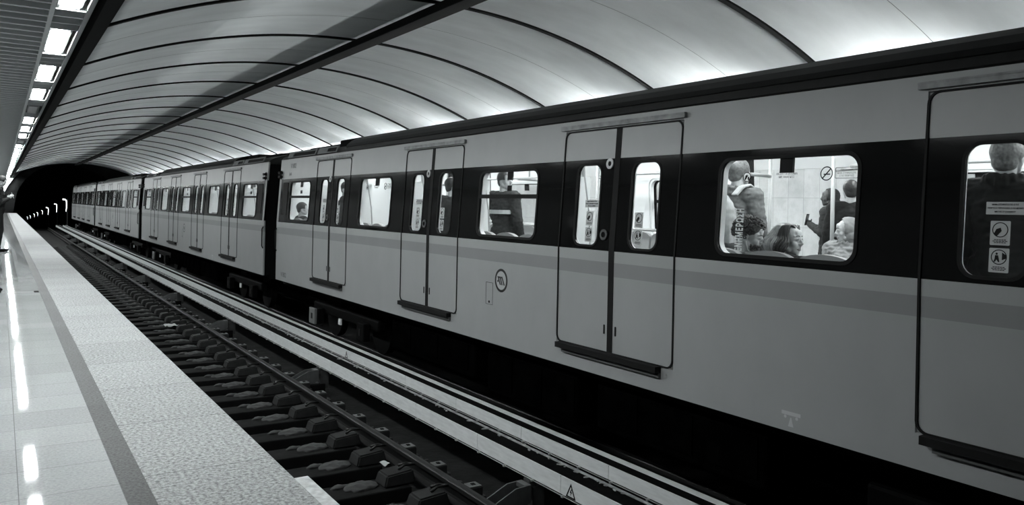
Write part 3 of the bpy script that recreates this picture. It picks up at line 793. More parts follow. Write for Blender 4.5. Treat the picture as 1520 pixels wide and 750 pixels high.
def build_under(c):
    bm = bmesh.new(); box(bm, -1.25, 1.25, -HALF, HALF, .80, 1.06); obj('underframe', bm, BLACK, c)
    for y0, y1, z0 in ((-3.4, -1.4, .32), (-1.1, .6, .26), (.9, 3.3, .34)):
        bm = bmesh.new(); box(bm, -1.2, 1.2, y0, y1, z0, .80, bev=.03)
        for q in range(3):
            yy = y0 + (q + .5) * (y1 - y0) / 3; box(bm, -1.215, -1.2, yy - .25, yy + .25, z0 + .08, .72)
        obj('equipment_box', bm, mat('underfloor_black', 0.0012, 0.9, var=.5, scale=6, spec=.0), c)
    for by in (-5.6, 5.6):
        bm = bmesh.new(); box(bm, -1.06, -.92, by - 1.5, by + 1.5, .42, .60, bev=.03); box(bm, .92, 1.06, by - 1.5, by + 1.5, .42, .60, bev=.03); box(bm, -.95, .95, by - .25, by + .25, .42, .66)
        bg = obj('bogie', bm, mat('bogie_black', 0.0015, 0.7, spec=.05), c)
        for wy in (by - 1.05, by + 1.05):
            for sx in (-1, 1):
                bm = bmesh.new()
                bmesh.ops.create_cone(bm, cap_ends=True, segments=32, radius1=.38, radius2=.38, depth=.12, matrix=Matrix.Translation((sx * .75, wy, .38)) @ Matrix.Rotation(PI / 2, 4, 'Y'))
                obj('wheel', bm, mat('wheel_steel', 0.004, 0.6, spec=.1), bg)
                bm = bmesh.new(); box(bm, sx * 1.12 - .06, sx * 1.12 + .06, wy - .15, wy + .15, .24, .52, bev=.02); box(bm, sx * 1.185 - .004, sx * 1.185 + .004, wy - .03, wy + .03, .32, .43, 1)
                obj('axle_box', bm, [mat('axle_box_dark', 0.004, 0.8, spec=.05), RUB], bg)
        bm = bmesh.new(); box(bm, -1.215, -1.19, by - .30, by - .19, .39, .49); obj('bogie_plate', bm, WHITE, bg)
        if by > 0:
            bm = bmesh.new(); box(bm, -1.24, -1.19, by + .92, by + 1.22, .24, .52, bev=.01); box(bm, -1.243, -1.238, by + 1.03, by + 1.11, .33, .43, 1); obj('axle_lit_face', bm, [mat('axle_lit_grey', .16, .6), RUB], bg)  # lighter grey plate standing in for the one axle box that catches light
def build_roof(c):
    prof0 = [(1.322, 3.245), (1.30, 3.26), (1.285, 3.32), (1.30, 3.325), (1.27, 3.37), (1.2, 3.43), (1.08, 3.49), (.9, 3.53), (.6, 3.56), (0, 3.57)]
    half = prof0 + [(-x, z) for x, z in prof0[-2::-1]]
    bm = bmesh.new(); prism(bm, half + [(-1.28, 3.20), (1.28, 3.20)], -5.3, 5.0)
    o = obj('roof', bm, ROOFM, c)
    low = [(1.322, 3.245), (1.27, 3.29), (1.19, 3.33), (.9, 3.42), (0, 3.44)]
    hl = low + [(-x, z) for x, z in low[-2::-1]]
    for s in (-1, 1):
        bm = bmesh.new(); a, b_ = sorted((5.0 if s > 0 else -5.3, s * HALF)); prism(bm, hl + [(-1.28, 3.20), (1.28, 3.20)], a, b_); obj('roof_end', bm, ROOFM, c)
        bm = bmesh.new(); a, b_ = sorted((s * 5.3, s * 6.2)); box(bm, -.95, .95, a, b_, 3.38, 3.525, bev=.03); a, b_ = sorted((s * 6.15, s * 7.9)); box(bm, -.93, .93, a, b_, 3.38, 3.47, bev=.03); obj('roof_unit', bm, BLACK, c)
        for side in (-1, 1):
            for y0, y1, fr in ((5.35, 6.3, 0), (6.4, 8.0, 1)):
                a, b_ = sorted((s * y0, s * y1))
                f = lambda u, v, w: Vector((side * (1.31 - .4 * (v - 3.25) + w), u, v))
                bm = bmesh.new(); add_mesh(bm, plate([[(a, 3.262), (b_, 3.262), (b_, 3.37), (a, 3.37)], [(a + .06, 3.28), (b_ - .30 if fr else b_ - .45, 3.28), (b_ - .30 if fr else b_ - .45, 3.345), (a + .06, 3.345)]], .02, f))
                v_ = obj('roof_vent', bm, mat('vent_grey', .16, .5), c)
                obj('vent_louvre', plate([[(a + .05, 3.27), (b_ - .05, 3.27), (b_ - .05, 3.355), (a + .05, 3.355)]], .004, f), RUB, v_)
def build_coach():
    c = thing('train_coach', '', 'train coach', (CX, 7.29, RZ + .003))
    for side in (-1, 1): build_side(c, side)
    for d in DOORS: build_door(c, d)
    build_interior(c); build_under(c); build_roof(c)
    for s in (-1, 1):
        # dark louvres, pale corner posts, indicator lamps and grips by the coach ends
        y = s * (HALF - .42)
        obj('end_louvre', plate([rrect(y - .15, y + .15, 1.02 + 1.15, 1.64 + 1.15, .02)], .006, on(-1)), RUB, c)
        y = s * (HALF - .06)
        bm = bmesh.new(); rects(bm, -1, y - .055, y + .055, ZWAIST, ZBAND + .01, .03, .004); obj('corner_post', bm, GREYP, c)
        y = s * (HALF - .10)
        bm = bmesh.new(); rects(bm, -1, y - .03, y + .03, ZBAND, ZBAND + .17, .01, .02)
        for z in (ZBAND + .05, ZBAND + .125): box(bm, -1.40, -1.34, y - .06, y + .06, z - .025, z + .025)
        obj('indicator_lamp', bm, RUB, c)
        y = s * (HALF - .03)
        bm = bmesh.new(); tube(bm, [(-1.40, y, 1.45), (-1.425, y, 1.5), (-1.425, y, 1.85), (-1.40, y, 1.9)], .012, 6); obj('hand_grip', bm, RUB, c)
        a, b_ = sorted((s * HALF, s * (HALF + .43)))
        bm = bmesh.new(); box(bm, -.62, .62, a, b_, .95, 3.25)
        for q in range(5):
            yy = a + (q + .5) * .43 / 5; box(bm, -.70, .70, yy - .03, yy + .03, .92, 3.28)
        obj('gangway_bellows', bm, BLACK, c)
        bm = bmesh.new(); rects(bm, -1, y - .02, y + .02, ZB, ZTOP, .85, -.01); rects(bm, 1, y - .02, y + .02, ZB, ZTOP, .85, -.01); obj('end_bulkhead', bm, BLACK, c)
    # round emblem, access panel, jacking mark
    yl, zl = 7.316 - 7.29, 0.451 + 1.15
    f = on(-1, 0.0005); g = on(-1, 0.0012)
    em = obj('operator_emblem', plate([circ(yl, zl, .128, 40), circ(yl, zl, .101, 40)], .002, f), mat('emblem_dark', 0.025, 0.4), c)
    obj('emblem_disc', plate([circ(yl, zl, .101, 40)], .001, f), mat('emblem_pale', 0.46, 0.4), em)
    bm = bmesh.new(); P_ = lambda a, b_: (yl - a, zl + b_)
    for a0, a1 in ((-.072, -.012), (-.030, .022), (.006, .066)):
        add_mesh(bm, plate([[P_(a0 - .006, .043), P_(a0 + .018, .043), P_(a1 + .010, -.049), P_(a1 - .014, -.049)]], .0012, g))
    add_mesh(bm, plate([[P_(-.062, .043), P_(.022, .036), P_(.027, .024), P_(-.055, .024)]], .0012, g))
    add_mesh(bm, plate([circ(yl + .066, zl - .010, .013, 12)], .0012, g))
    obj('emblem_mark', bm, mat('emblem_dark', 0.025, 0.4), em)
    y0, y1, z0, z1 = 7.485 - 7.29, 7.635 - 7.29, .165 + 1.15, .412 + 1.15
    ap = obj('access_panel', plate([[(y0, z0), (y1, z0), (y1, z1), (y0, z1)], [(y0 + .007, z0 + .005), (y1 - .007, z0 + .005), (y1 - .007, z1 - .005), (y0 + .007, z1 - .005)]], .001, f), mat('seam_grey', 0.09, .5), c)
    obj('key_hole', plate([circ((y0 + y1) / 2, z0 + .03, .014, 12)], .003, f), RUB, ap)
    y0, y1 = 3.461 - 7.29, 3.615 - 7.29
    bm = bmesh.new()
    add_mesh(bm, plate([[(y0, -.145 + 1.15), (y1, -.145 + 1.15), (y1, -.12 + 1.15), (y0, -.12 + 1.15)]], .001, f))
    for q in (y0 + .03, y1 - .03): add_mesh(bm, plate([circ(q, -.158 + 1.15, .011, 12)], .001, f))
    ym = (y0 + y1) / 2; add_mesh(bm, plate([[(ym - .022, -.222 + 1.15), (ym + .022, -.222 + 1.15), (ym + .004, -.16 + 1.15), (ym - .004, -.16 + 1.15)]], .001, f))
    obj('jacking_mark', bm, mat('pale_mark', 0.55, .5), c)
    return c
coach = build_coach()
def side_text(c, name, s, size, y, z, m, rot=False, off=0.0008, bold=0.0):
    if rot: f = lambda u, v, w: Vector((-(hw(z + u * .5) + off + w), y + v, z + u * .5))
    else: f = lambda u, v, w: Vector((-(hw(z + v) + off + w), y - u, z + v))
    return obj(name, text_mesh(s, size, f, bold=bold), m, c)
coaches = [coach] + [copy_tree(coach) for _ in range(3)]
labs = ['nearest train coach with the large lit windows, cut off by the right edge',
        'second train coach, just left of the wide black gangway gap',
        'third train coach along, with some dim windows near its far end',
        'farthest dark train coach, at the tail beside the tunnel lamps']
for i, c in enumerate(coaches):
    c.location.y = 7.29 + 17.7 * i
    tag(c, labs[i], 'train coach', 'coaches of the train')
# markings that only the nearest coach shows legibly
FADED = mat('faded_lettering', 0.12, .6)
side_text(coach, 'coach_number', 'V1802', 0.13, 15.18 - 7.29, -.135 + 1.15, FADED)
side_text(coach, 'coach_number', 'V1802', 0.13, 14.9 - 7.29, 1.95 + 1.15, FADED)
side_text(coach, 'data_lettering', 'EAK', 0.09, 15.05 - 7.29, 1.80 + 1.15, FADED)
for yw, full in ((-3.62, True), (3.62, False)):
    k = -0.0125
    f = on(-1, k)
    # no smoking ring, boxed notice, small lettering, small ring
    yc, zc = yw + (3.335 - 3.67), 1.517 + 1.15
    bm = bmesh.new()
    add_mesh(bm, plate([circ(yc, zc, .048, 28), circ(yc, zc, .041, 28)], .0008, f))
    add_mesh(bm, plate([[(yc + .034, zc - .030), (yc + .028, zc - .036), (yc - .034, zc + .030), (yc - .028, zc + .036)]], .0008, f))
    add_mesh(bm, plate([[(yc - .028, zc - .009), (yc + .022, zc - .009), (yc + .022, zc - .001), (yc - .028, zc - .001)]], .0008, f))
    obj('no_smoking_sign', bm, RUB, coach)
    y0, y1 = yw + (3.10 - 3.67), yw + (3.27 - 3.67)
    z0, z1 = 1.482 + 1.15, 1.555 + 1.15
    bm = bmesh.new()
    add_mesh(bm, plate([rrect(y0, y1, z0, z1, .008), rrect(y0 + .004, y1 - .004, z0 + .003, z1 - .003, .005)], .0008, f))
    ns = obj('boxed_notice', bm, RUB, coach)
    for s_, zz_, sz in (('ΠΡΟΣΟΧΗ', 1.537, .018), ('ΜΗΝ ΣΤΗΡΙΖΕΣΤΕ', 1.517, .016), ('ΣΤΙΣ ΠΟΡΤΕΣ', 1.499, .016)):
        side_text(ns, 'notice_lettering', s_, sz, (y0 + y1) / 2, zz_ + 1.15, DARKG, off=k)
    yc, zc = yw + (4.01 - 3.67), 1.508 + 1.15
    bm = bmesh.new()
    add_mesh(bm, plate([circ(yc, zc, .036, 28), circ(yc, zc, .031, 28)], .0008, f))
    add_mesh(bm, plate([[(yc + .02, zc - .02), (yc + .006, zc - .02), (yc - .012, zc + .012), (yc + .01, zc + .014)]], .0008, f))
    add_mesh(bm, plate([[(yc - .008, zc - .022), (yc - .02, zc - .022), (yc - .022, zc + .002), (yc - .008, zc)]], .0008, f))
    obj('warning_ring_sign', bm, RUB, coach)
    for s_, zz_ in (('ΘΕΣΗ ΓΙΑ ΑΤΟΜΑ', 1.522), ('ΜΕ ΑΝΑΓΚΕΣ', 1.50)):
        side_text(coach, 'window_lettering', s_, .021, yw + (3.655 - 3.67), zz_ + 1.15, DARKG, off=k)
    if full:
        side_text(coach, 'vertical_lettering', 'ΕΝΗΜΕΡΩΣΗ', .088, 4.045 - 7.29, 1.115 + 1.15, WHITE, rot=True, off=k, bold=.0028)

# ------------------------------------------------------------------ people
# a figure faces local +x, z up, origin on the floor between the feet
SKIN = mat('skin', 0.42, 0.5, var=0.08, scale=30)
EYE = mat('eye_dark', 0.02, 0.2); LIP = mat('lip', 0.17, 0.45); BROW = mat('brow_hair', 0.05, 0.8)
def prim_ball(bm, c, r, rot=None, seg=16):
    m = Matrix.Translation(c)
    if rot is not None: m = m @ rot.to_4x4()
    m = m @ Matrix.Diagonal((r[0], r[1], r[2], 1))
    bmesh.ops.create_uvsphere(bm, u_segments=seg, v_segments=max(6, seg * 2 // 3), radius=1, matrix=m)
def prim_cap(bm, a, b_, ra, rb, n=14):
    a, b_ = Vector(a), Vector(b_); d = b_ - a; L = d.length
    if L < 1e-5: return prim_ball(bm, a, (ra,) * 3)
    q = d.to_track_quat('Z', 'Y').to_matrix()
    bmesh.ops.create_cone(bm, cap_ends=True, segments=n, radius1=ra, radius2=rb, depth=L, matrix=Matrix.Translation((a + b_) / 2) @ q.to_4x4())
    prim_ball(bm, a, (ra,) * 3, seg=n); prim_ball(bm, b_, (rb,) * 3, seg=n)
def chain(bm, pts, rs):
    for i in range(len(pts) - 1): prim_cap(bm, pts[i], pts[i + 1], rs[i], rs[i + 1])
def remesh(bm, vox, smooth=3, wrinkle=0.0, wscale=14, seed=0):
    me = bpy.data.meshes.new('tmp'); bm.to_mesh(me); bm.free()
    o = bpy.data.objects.new('tmp', me); COL.objects.link(o)
    m = o.modifiers.new('r', 'REMESH'); m.mode = 'VOXEL'; m.voxel_size = vox; m.use_smooth_shade = True
    s = o.modifiers.new('s', 'SMOOTH'); s.iterations = smooth; s.factor = 0.5
    dg = bpy.context.evaluated_depsgraph_get(); dg.update()
    out = bpy.data.meshes.new_from_object(o.evaluated_get(dg))
    bpy.data.objects.remove(o); bpy.data.meshes.remove(me)
    if wrinkle:
        out.calc_loop_triangles() if False else None
        nm = [v.normal.copy() for v in out.vertices]
        for v, nn in zip(out.vertices, nm):
            p = v.co * wscale + Vector((seed * 3.1, 0, 0))
            k = mnoise.noise(Vector((p.x, p.y, p.z * 2.2))) + 0.5 * mnoise.noise(p * 2.3)
            v.co += nn * k * wrinkle
    for p in out.polygons: p.use_smooth = True
    return out
def hand(bm, w, d, nrm, side, curl=0.6, s=1.0):
    """palm, four fingers and a thumb; d points from the wrist along the hand, nrm is the palm's inner side"""
    d = Vector(d).normalized(); nrm = Vector(nrm); nrm = (nrm - d * nrm.dot(d)).normalized(); t = d.cross(nrm) * side
    w = Vector(w); rot = Matrix((d, t, nrm)).transposed()
    prim_ball(bm, w + d * .048 * s, (.052 * s, .040 * s, .017 * s), rot)
    for k, (off, L) in enumerate(((.029, .070), (.010, .078), (-.009, .073), (-.027, .058))):
        p = w + d * .085 * s + t * off * s; a = 0.25; seg = L * s / 2.4
        pts = [w + d * .05 * s + t * off * .8 * s, p]
        for q in range(3):
            a += curl
            p = p + (d * math.cos(a * .8) + nrm * math.sin(a * .8)) * seg * (1 - .12 * q); pts.append(p)
        chain(bm, pts, [.010 * s, .0095 * s, .009 * s, .0085 * s, .0075 * s])
    b0 = w + d * .022 * s + t * .030 * s
    chain(bm, [b0, b0 + (d * .5 + t * .75 + nrm * .3).normalized() * .038 * s, b0 + (d * .5 + t * .75 + nrm * .3).normalized() * .038 * s + (d * .8 + nrm * .5).normalized() * .052 * s], [.013 * s, .011 * s, .008 * s])
def head_mat(hc, yaw, pitch, roll=0.0, hs=1.0):
    return Matrix.Translation(hc) @ Matrix.Rotation(yaw, 4, 'Z') @ Matrix.Rotation(pitch, 4, 'Y') @ Matrix.Rotation(roll, 4, 'X') @ Matrix.Scale(hs, 4)
def head_prims(bm, H, fem=False):
    q = H.to_3x3(); T = lambda p: H @ Vector(p); hs = H.to_scale().x
    B = lambda p, r, rr=None: prim_ball(bm, T(p), r, q if rr is None else q @ rr, 20)
    C = lambda a, b_, ra, rb: prim_cap(bm, T(a), T(b_), ra * hs, rb * hs, 10)
    B((-.012, 0, .035), (.100, .076, .088)); B((.030, 0, .020), (.066, .064, .075)); B((.030, 0, -.040), (.060, .056, .066))
    B((.050, 0, -.078), (.040, .040, .034)); B((.068, 0, -.098), (.020, .023, .018))
    for s in (-1, 1):
        C((.030, s * .050, -.070), (-.012, s * .058, -.040), .018, .020)       # jaw
        B((.056, s * .034, -.022), (.030, .027, .028))                       # cheekbone
        C((.084, s * .012, .034), (.070, s * .046, .034), .0085, .008)          # brow ridge
        B((-.012, s * .077, -.012), (.019, .008, .032))                       # ear
        B((.100, s * .010, -.024), (.009, .008, .008))                        # nostril wing
        C((.093, 0, -.056), (.080, s * .022, -.059), .0075, .005)
        C((.091, 0, -.068), (.079, s * .020, -.065), .0085, .005)
        B((.081, s * .031, .008), (.011, .014, .010))                         # eyelids
    C((.090, 0, .022), (.112, 0, -.018), .0080, .0110); B((.078, 0, .055), (.016, .040, .03))
    C((.100, 0, -.030), (.094, 0, -.050), .008, .007)
BODY_PRESETS = {}
def skeleton(pose, p):
    """joint positions for a standing or seated figure about 1.74 m tall"""
    J = {}
    if pose == 'stand':
        pz = .95; J['hip'] = [Vector((0, s * .09, .92)) for s in (1, -1)]
        st = p.get('stride', 0.06)
        J['knee'] = [Vector((.03 + st * .4 * k, s * .10, .50)) for s, k in ((1, 1), (-1, -1))]
        J['ank'] = [Vector((-.03 + st * k, s * .105, .085)) for s, k in ((1, 1), (-1, -1))]
    else:
        pz = .54; J['hip'] = [Vector((.02, s * .09, .53)) for s in (1, -1)]
        J['knee'] = [Vector((.44, s * .13, .52)) for s in (1, -1)]
        J['ank'] = [Vector((.44, s * .13, .085)) for s in (1, -1)]
    lean = p.get('lean', 0.0)
    R_ = Matrix.Rotation(lean, 3, 'Y')
    up_ = lambda v: Vector((0, 0, pz)) + R_ @ Vector(v)
    J['pel'] = Vector((0, 0, pz)); J['up'] = up_; J['R'] = R_
    J['belly'] = up_((0.01, 0, .16)); J['chest'] = up_((0, 0, .34)); J['neck'] = up_((-.005, 0, .50)); J['head'] = up_((.025 + p.get('hx', 0), p.get('hy', 0), .665))
    J['sho'] = [up_((-.005, s * .175, .455)) for s in (1, -1)]
    J['elb'] = [up_(v) for v in p.get('elb', ((-.03, .24, .17), (-.03, -.24, .17)))]
    J['wri'] = [up_(v) for v in p.get('wri', ((.06, .25, -.06), (.06, -.25, -.06)))]
    return J
def torso(bm, J, g=0.0, fem=False, low=True):
    q = J['R']; B = lambda c, r: prim_ball(bm, c, (r[0] + g, r[1] + g, r[2] + g * .5), q, 20)
    B(J['chest'], (.112, .155, .17)); B(J['belly'], (.105, .135, .17))
    if low: B(J['pel'] + Vector((0, 0, .02)), (.115, .155, .13))
    for s in (0, 1): prim_cap(bm, J['neck'] + Vector((0, 0, -.05)), J['sho'][s], .060 + g, .062 + g)
    if fem:
        for s in (-1, 1): B(J['up']((.085, s * .07, .32)), (.05, .06, .06))
def arms(bm, J, g=0.0):
    for i in (0, 1): chain(bm, [J['sho'][i], J['elb'][i], J['wri'][i]], [.056 + g, .043 + g, .030 + g * .8])
def legs(bm, J, g=0.0):
    for i in (0, 1): chain(bm, [J['hip'][i], J['knee'][i], J['ank'][i]], [.082 + g, .056 + g, .040 + g])
def shoes_bm(J):
    bm = bmesh.new()
    for i, s in ((0, 1), (1, -1)):
        a = J['ank'][i]
        prim_ball(bm, (a.x + .01, a.y, .055), (.075, .042, .052)); prim_ball(bm, (a.x + .12, a.y + s * .01, .038), (.10, .046, .036))
        box(bm, a.x - .065, a.x + .20, a.y - .036, a.y + .036, 0.0, .02)
        prim_cap(bm, a + Vector((0, 0, .03)), a + Vector((.02, 0, -.02)), .046, .05)
    return bm
def person(label, loc, rz, pose='stand', p=None, top=None, legsm=None, shoem=None, hair=None, hairm=None, scale=1.0, vox=.008, group=None, fem=False, collar=0.0, beard=False, skin=None, gt=.020, wr=.006, coat=False, hoodup=False):
    p = p or {}; J = skeleton(pose, p)
    H = head_mat(J['head'], p.get('yaw', 0), p.get('pitch', 0), p.get('roll', 0), p.get('hs', 1.0))
    bm = bmesh.new()
    torso(bm, J, 0, fem); arms(bm, J); legs(bm, J)
    nb = H @ Vector((-.03, 0, -.06))
    chain(bm, [J['neck'] + Vector((0, 0, -.04)), nb], [.060, .054] if not fem else [.052, .047])
    head_prims(bm, H, fem)
    hn = p.get('hand_n', ((0, -1, 0), (0, 1, 0)))
    for i, s in ((0, 1), (1, -1)):
        d = p.get('hand_d', (None, None))[i] or (J['wri'][i] - J['elb'][i])
        hand(bm, J['wri'][i], d, hn[i], -1 if s > 0 else 1, p.get('curl', .6))
    for i in (0, 1): prim_ball(bm, (J['ank'][i].x + .06, J['ank'][i].y, .05), (.11, .035, .035))
    me = remesh(bm, vox, 2)
    Hi = H.inverted()
    o = obj('person', me, skin or SKIN, None, True)
    if vox < .0095:
        hs = H.to_scale().x
        def face_part(nm, build, m):
            bm = bmesh.new(); build(bm); obj(nm, bm, m, o, True)
        def eyes(bm):
            for s in (-1, 1):
                prim_ball(bm, H @ Vector((.0845, s * .031, .0075)), (.0085, .0135, .0062), H.to_3x3(), 12)
        def irises(bm):
            for s in (-1, 1): prim_ball(bm, H @ Vector((.0895, s * .031, .0072)), (.0045, .0062, .0058), H.to_3x3(), 10)
            for s in (-1, 1): tube(bm, [H @ Vector(v) for v in ((.089, s * .016, .011), (.0955, s * .026, .0155), (.092, s * .038, .0145), (.083, s * .047, .009))], .0018 * hs, 6)
        def brows(bm):
            for s in (-1, 1): tube(bm, [H @ Vector(v) for v in ((.097, s * .012, .033), (.0945, s * .026, .039), (.087, s * .040, .038), (.079, s * .050, .032))], .0034 * hs, 6, taper=[.8, 1, .9, .4])
        def lips(bm):
            tube(bm, [H @ Vector(v) for v in ((.081, -.024, -.062), (.094, -.011, -.058), (.097, 0, -.0595), (.094, .011, -.058), (.081, .024, -.062))], .0042 * hs, 6, taper=[.4, 1, .8, 1, .4])
            tube(bm, [H @ Vector(v) for v in ((.081, -.022, -.064), (.093, -.011, -.0675), (.095, 0, -.0685), (.093, .011, -.0675), (.081, .022, -.064))], .0048 * hs, 6, taper=[.4, 1, 1, 1, .4])
        face_part('eyes', eyes, mat('eye_white', .5, .2)); face_part('irises', irises, EYE); face_part('eyebrows', brows, BROW); face_part('lips', lips, LIP)
    o.location = loc; o.rotation_euler = (0, 0, rz); o.scale = (scale,) * 3
    tag(o, label, 'person', group)
    # clothes
    bm = bmesh.new(); torso(bm, J, gt, fem); arms(bm, J, gt * .8)
    if coat:
        for i in (0, 1): prim_cap(bm, J['hip'][i], J['hip'][i].lerp(J['knee'][i], .75), .115, .105)
        prim_ball(bm, J['pel'] + Vector((0, 0, -.1)), (.14, .18, .22))
    if collar:
        for k in range(14):
            a = 2 * PI * k / 14
            q = J['neck'] + Vector((.075 * math.cos(a) - .005, .085 * math.sin(a), .0)); prim_cap(bm, q + Vector((0, 0, -.07)), q + Vector((.012 * math.cos(a), .012 * math.sin(a), collar)), .03, .022, 8)
    obj('jacket', remesh(bm, max(vox, .009), 3, wr, 16, len(label)), top or DARKG, o, True)
    bm = bmesh.new(); legs(bm, J, .016); prim_ball(bm, J['pel'] + Vector((0, 0, -.01)), (.128, .168, .12))
    obj('trousers', remesh(bm, max(vox, .010), 3, .004, 14, 3), legsm or DARKG, o, True)
    obj('shoes', remesh(shoes_bm(J), .009, 2), shoem or BLACK, o, True)
    if hair: hair(o, H, hairm)
    if beard:
        bm = bmesh.new(); rr = random.Random(3)
        for k in range(520):
            y = rr.uniform(-.062, .062); z = rr.uniform(-.125, -.045)
            x = .090 - (abs(y) / .062) ** 2 * .062 + (.012 if z < -.09 else 0) - max(0, -z - .1) * .4
            if abs(y) < .02 and -.07 < z < -.052: continue
            pt = H @ Vector((x + .006, y * 1.12, z)); d = H.to_3x3() @ Vector((.3, y * 4, -1)).normalized() * .016
            tube(bm, [pt, pt + d], .0055, 5, taper=[1, .4])
        obj('beard', bm, hairm, o, True)
    return o, J, H
def hair_short(o, H, m):
    bm = bmesh.new(); rr = random.Random(5); q = H.to_3x3()
    prim_ball(bm, H @ Vector((-.020, 0, .042)), (.112, .090, .100), q, 20); prim_ball(bm, H @ Vector((-.055, 0, -.01)), (.062, .072, .075), q, 16)
    me = remesh(bm, .007, 2, .003, 60, 2)
    Hi = H.inverted(); b2 = bmesh.new(); b2.from_mesh(me); bpy.data.meshes.remove(me)
    kill = [f for f in b2.faces if (lambda c: c.x > .055 and c.z < .075 or (c.x > .0 and c.z < .01))(Hi @ f.calc_center_median())]
    bmesh.ops.delete(b2, geom=kill, context='FACES')
    obj('hair', b2, m, o, True)
def hair_curly(o, H, m):
    bm = bmesh.new(); rr = random.Random(11); q = H.to_3x3()
    prim_ball(bm, H @ Vector((-.022, 0, .05)), (.104, .084, .088), q, 18)
    for k in range(420):
        a, u = rr.uniform(0, 2 * PI), rr.uniform(-.55, 1)
        s = math.sqrt(1 - u * u); d = Vector((s * math.cos(a), s * math.sin(a), u))
        if d.x > .45 and d.z < .45: continue
        if d.z < -.1 and d.x > .1: continue
        c = Vector((-.02, 0, .045)) + Vector((d.x * .112, d.y * .092, d.z * .098))
        n = d.orthogonal().normalized(); b_ = d.cross(n); r = rr.uniform(.010, .017); ph = rr.uniform(0, 6)
        pts = [H @ (c + (n * math.cos(ph + t) + b_ * math.sin(ph + t)) * r + d * (.006 * t)) for t in [i * .9 for i in range(7)]]
        tube(bm, pts, .0052, 5, taper=[.6, 1, 1, 1, 1, .8, .4])
    obj('hair', bm, m, o, True)
def hair_bob(o, H, m):
    """wavy chin-length hair swept back from the forehead, in overlapping locks"""
    bm = bmesh.new(); rr = random.Random(4); q = H.to_3x3()
    prim_ball(bm, H @ Vector((-.028, 0, .044)), (.100, .083, .088), q, 18); prim_ball(bm, H @ Vector((-.060, 0, -.03)), (.068, .082, .10), q, 18)
    for k in range(900):
        a = rr.uniform(.95, 2 * PI - .95)             # where the lock ends up round the head, 0 is the face
        ex, ey = math.cos(a), math.sin(a); sg = 1 if ey > 0 else -1
        depth = rr.uniform(.88, 1.14); L = .135 + .04 * rr.random() + .02 * (1 - ex); ph = 3 * mnoise.noise(Vector((a * 2.2, 0, 3))) + rr.uniform(-.5, .5)
        part = sg * .022 * min(1, abs(ey) + .3) * (.4 + .6 * rr.random()); amp = .010 + .006 * rr.random()
        pts = []
        for t in range(14):
            u = t / 13
            if u < .40:
                v = u / .40
                st = Vector((.068 - .05 * (1 - ex) * .5, part, .094 + .006 * rr.random()))
                en = Vector((-.030 + ex * .114 * depth, ey * .104 * depth, .028))
                ctl = Vector(((st.x + en.x) / 2 - .012, en.y * .9, .162 * (.9 + .1 * depth)))
                pnt = st * (1 - v) ** 2 + ctl * 2 * v * (1 - v) + en * v * v
                pnt += Vector((0, ey, .5)) * amp * .5 * math.sin(v * 5 + ph) * v
            else:
                v = (u - .40) / .60; bulge = math.sin(min(1, v * 1.25) * PI * .85)
                pnt = Vector((-.030 + ex * (.114 + .026 * bulge) * depth, ey * (.104 + .030 * bulge) * depth, .028 - v * L))
                if ex > .2: pnt.x -= .03 * v
                pnt.x += .022 * v * max(0, -ex)
                pnt += Vector((ex, ey, 0)) * amp * math.sin(v * 7.5 + ph) + Vector((-ey, ex, 0)) * amp * .8 * math.cos(v * 6 + ph)
            pts.append(H @ pnt)
        lt = mnoise.noise(Vector((a * 3.1, depth * 2.0, 1.7))) + rr.uniform(-.12, .12)
        tube(bm, pts, .0040, 5, taper=[.5, .9, 1.1, 1.2, 1.2, 1.2, 1.2, 1.2, 1.1, 1.1, 1, .9, .6, .25], mi=1 if lt > .05 else 0)
    obj('hair', bm, [m, mat('light_hair_lock', .5, .4, var=.3, scale=30)], o, True)
def hood(o, H, m):
    bm = bmesh.new(); q = H.to_3x3()
    prim_ball(bm, H @ Vector((-.03, 0, .03)), (.125, .105, .115), q); prim_ball(bm, H @ Vector((-.05, 0, -.06)), (.10, .11, .10), q)
    me = remesh(bm, .009, 2, .004, 20); Hi = H.inverted(); b2 = bmesh.new(); b2.from_mesh(me); bpy.data.meshes.remove(me)
    bmesh.ops.delete(b2, geom=[f for f in b2.faces if (Hi @ f.calc_center_median()).x > .035], context='FACES')
    obj('hood', b2, m, o, True)
HAIRD = mat('dark_hair', 0.02, 0.55, var=.5, scale=60); HAIRG = mat('greyish_hair', 0.10, 0.55, var=.5, scale=50)
HAIRW = mat('streaked_hair', 0.05, 0.45, var=.6, scale=20, detail=2, stretch=(1.3, 1.3, .35))
CLB = mat('black_cloth', 0.010, 0.8, var=.3, scale=40, spec=.2); CLD = mat('charcoal_cloth', 0.030, 0.85, var=.3, scale=40, spec=.2)
CLG = mat('grey_cloth', 0.13, 0.85, var=.2, scale=40, spec=.2); CLL = mat('light_grey_cloth', 0.32, 0.8, var=.15, scale=30, spec=.2)
DEN = mat('denim', 0.05, 0.8, var=.25, scale=60, spec=.2)
FL = -0.02                      # coach floor height
SEATP = 0.45

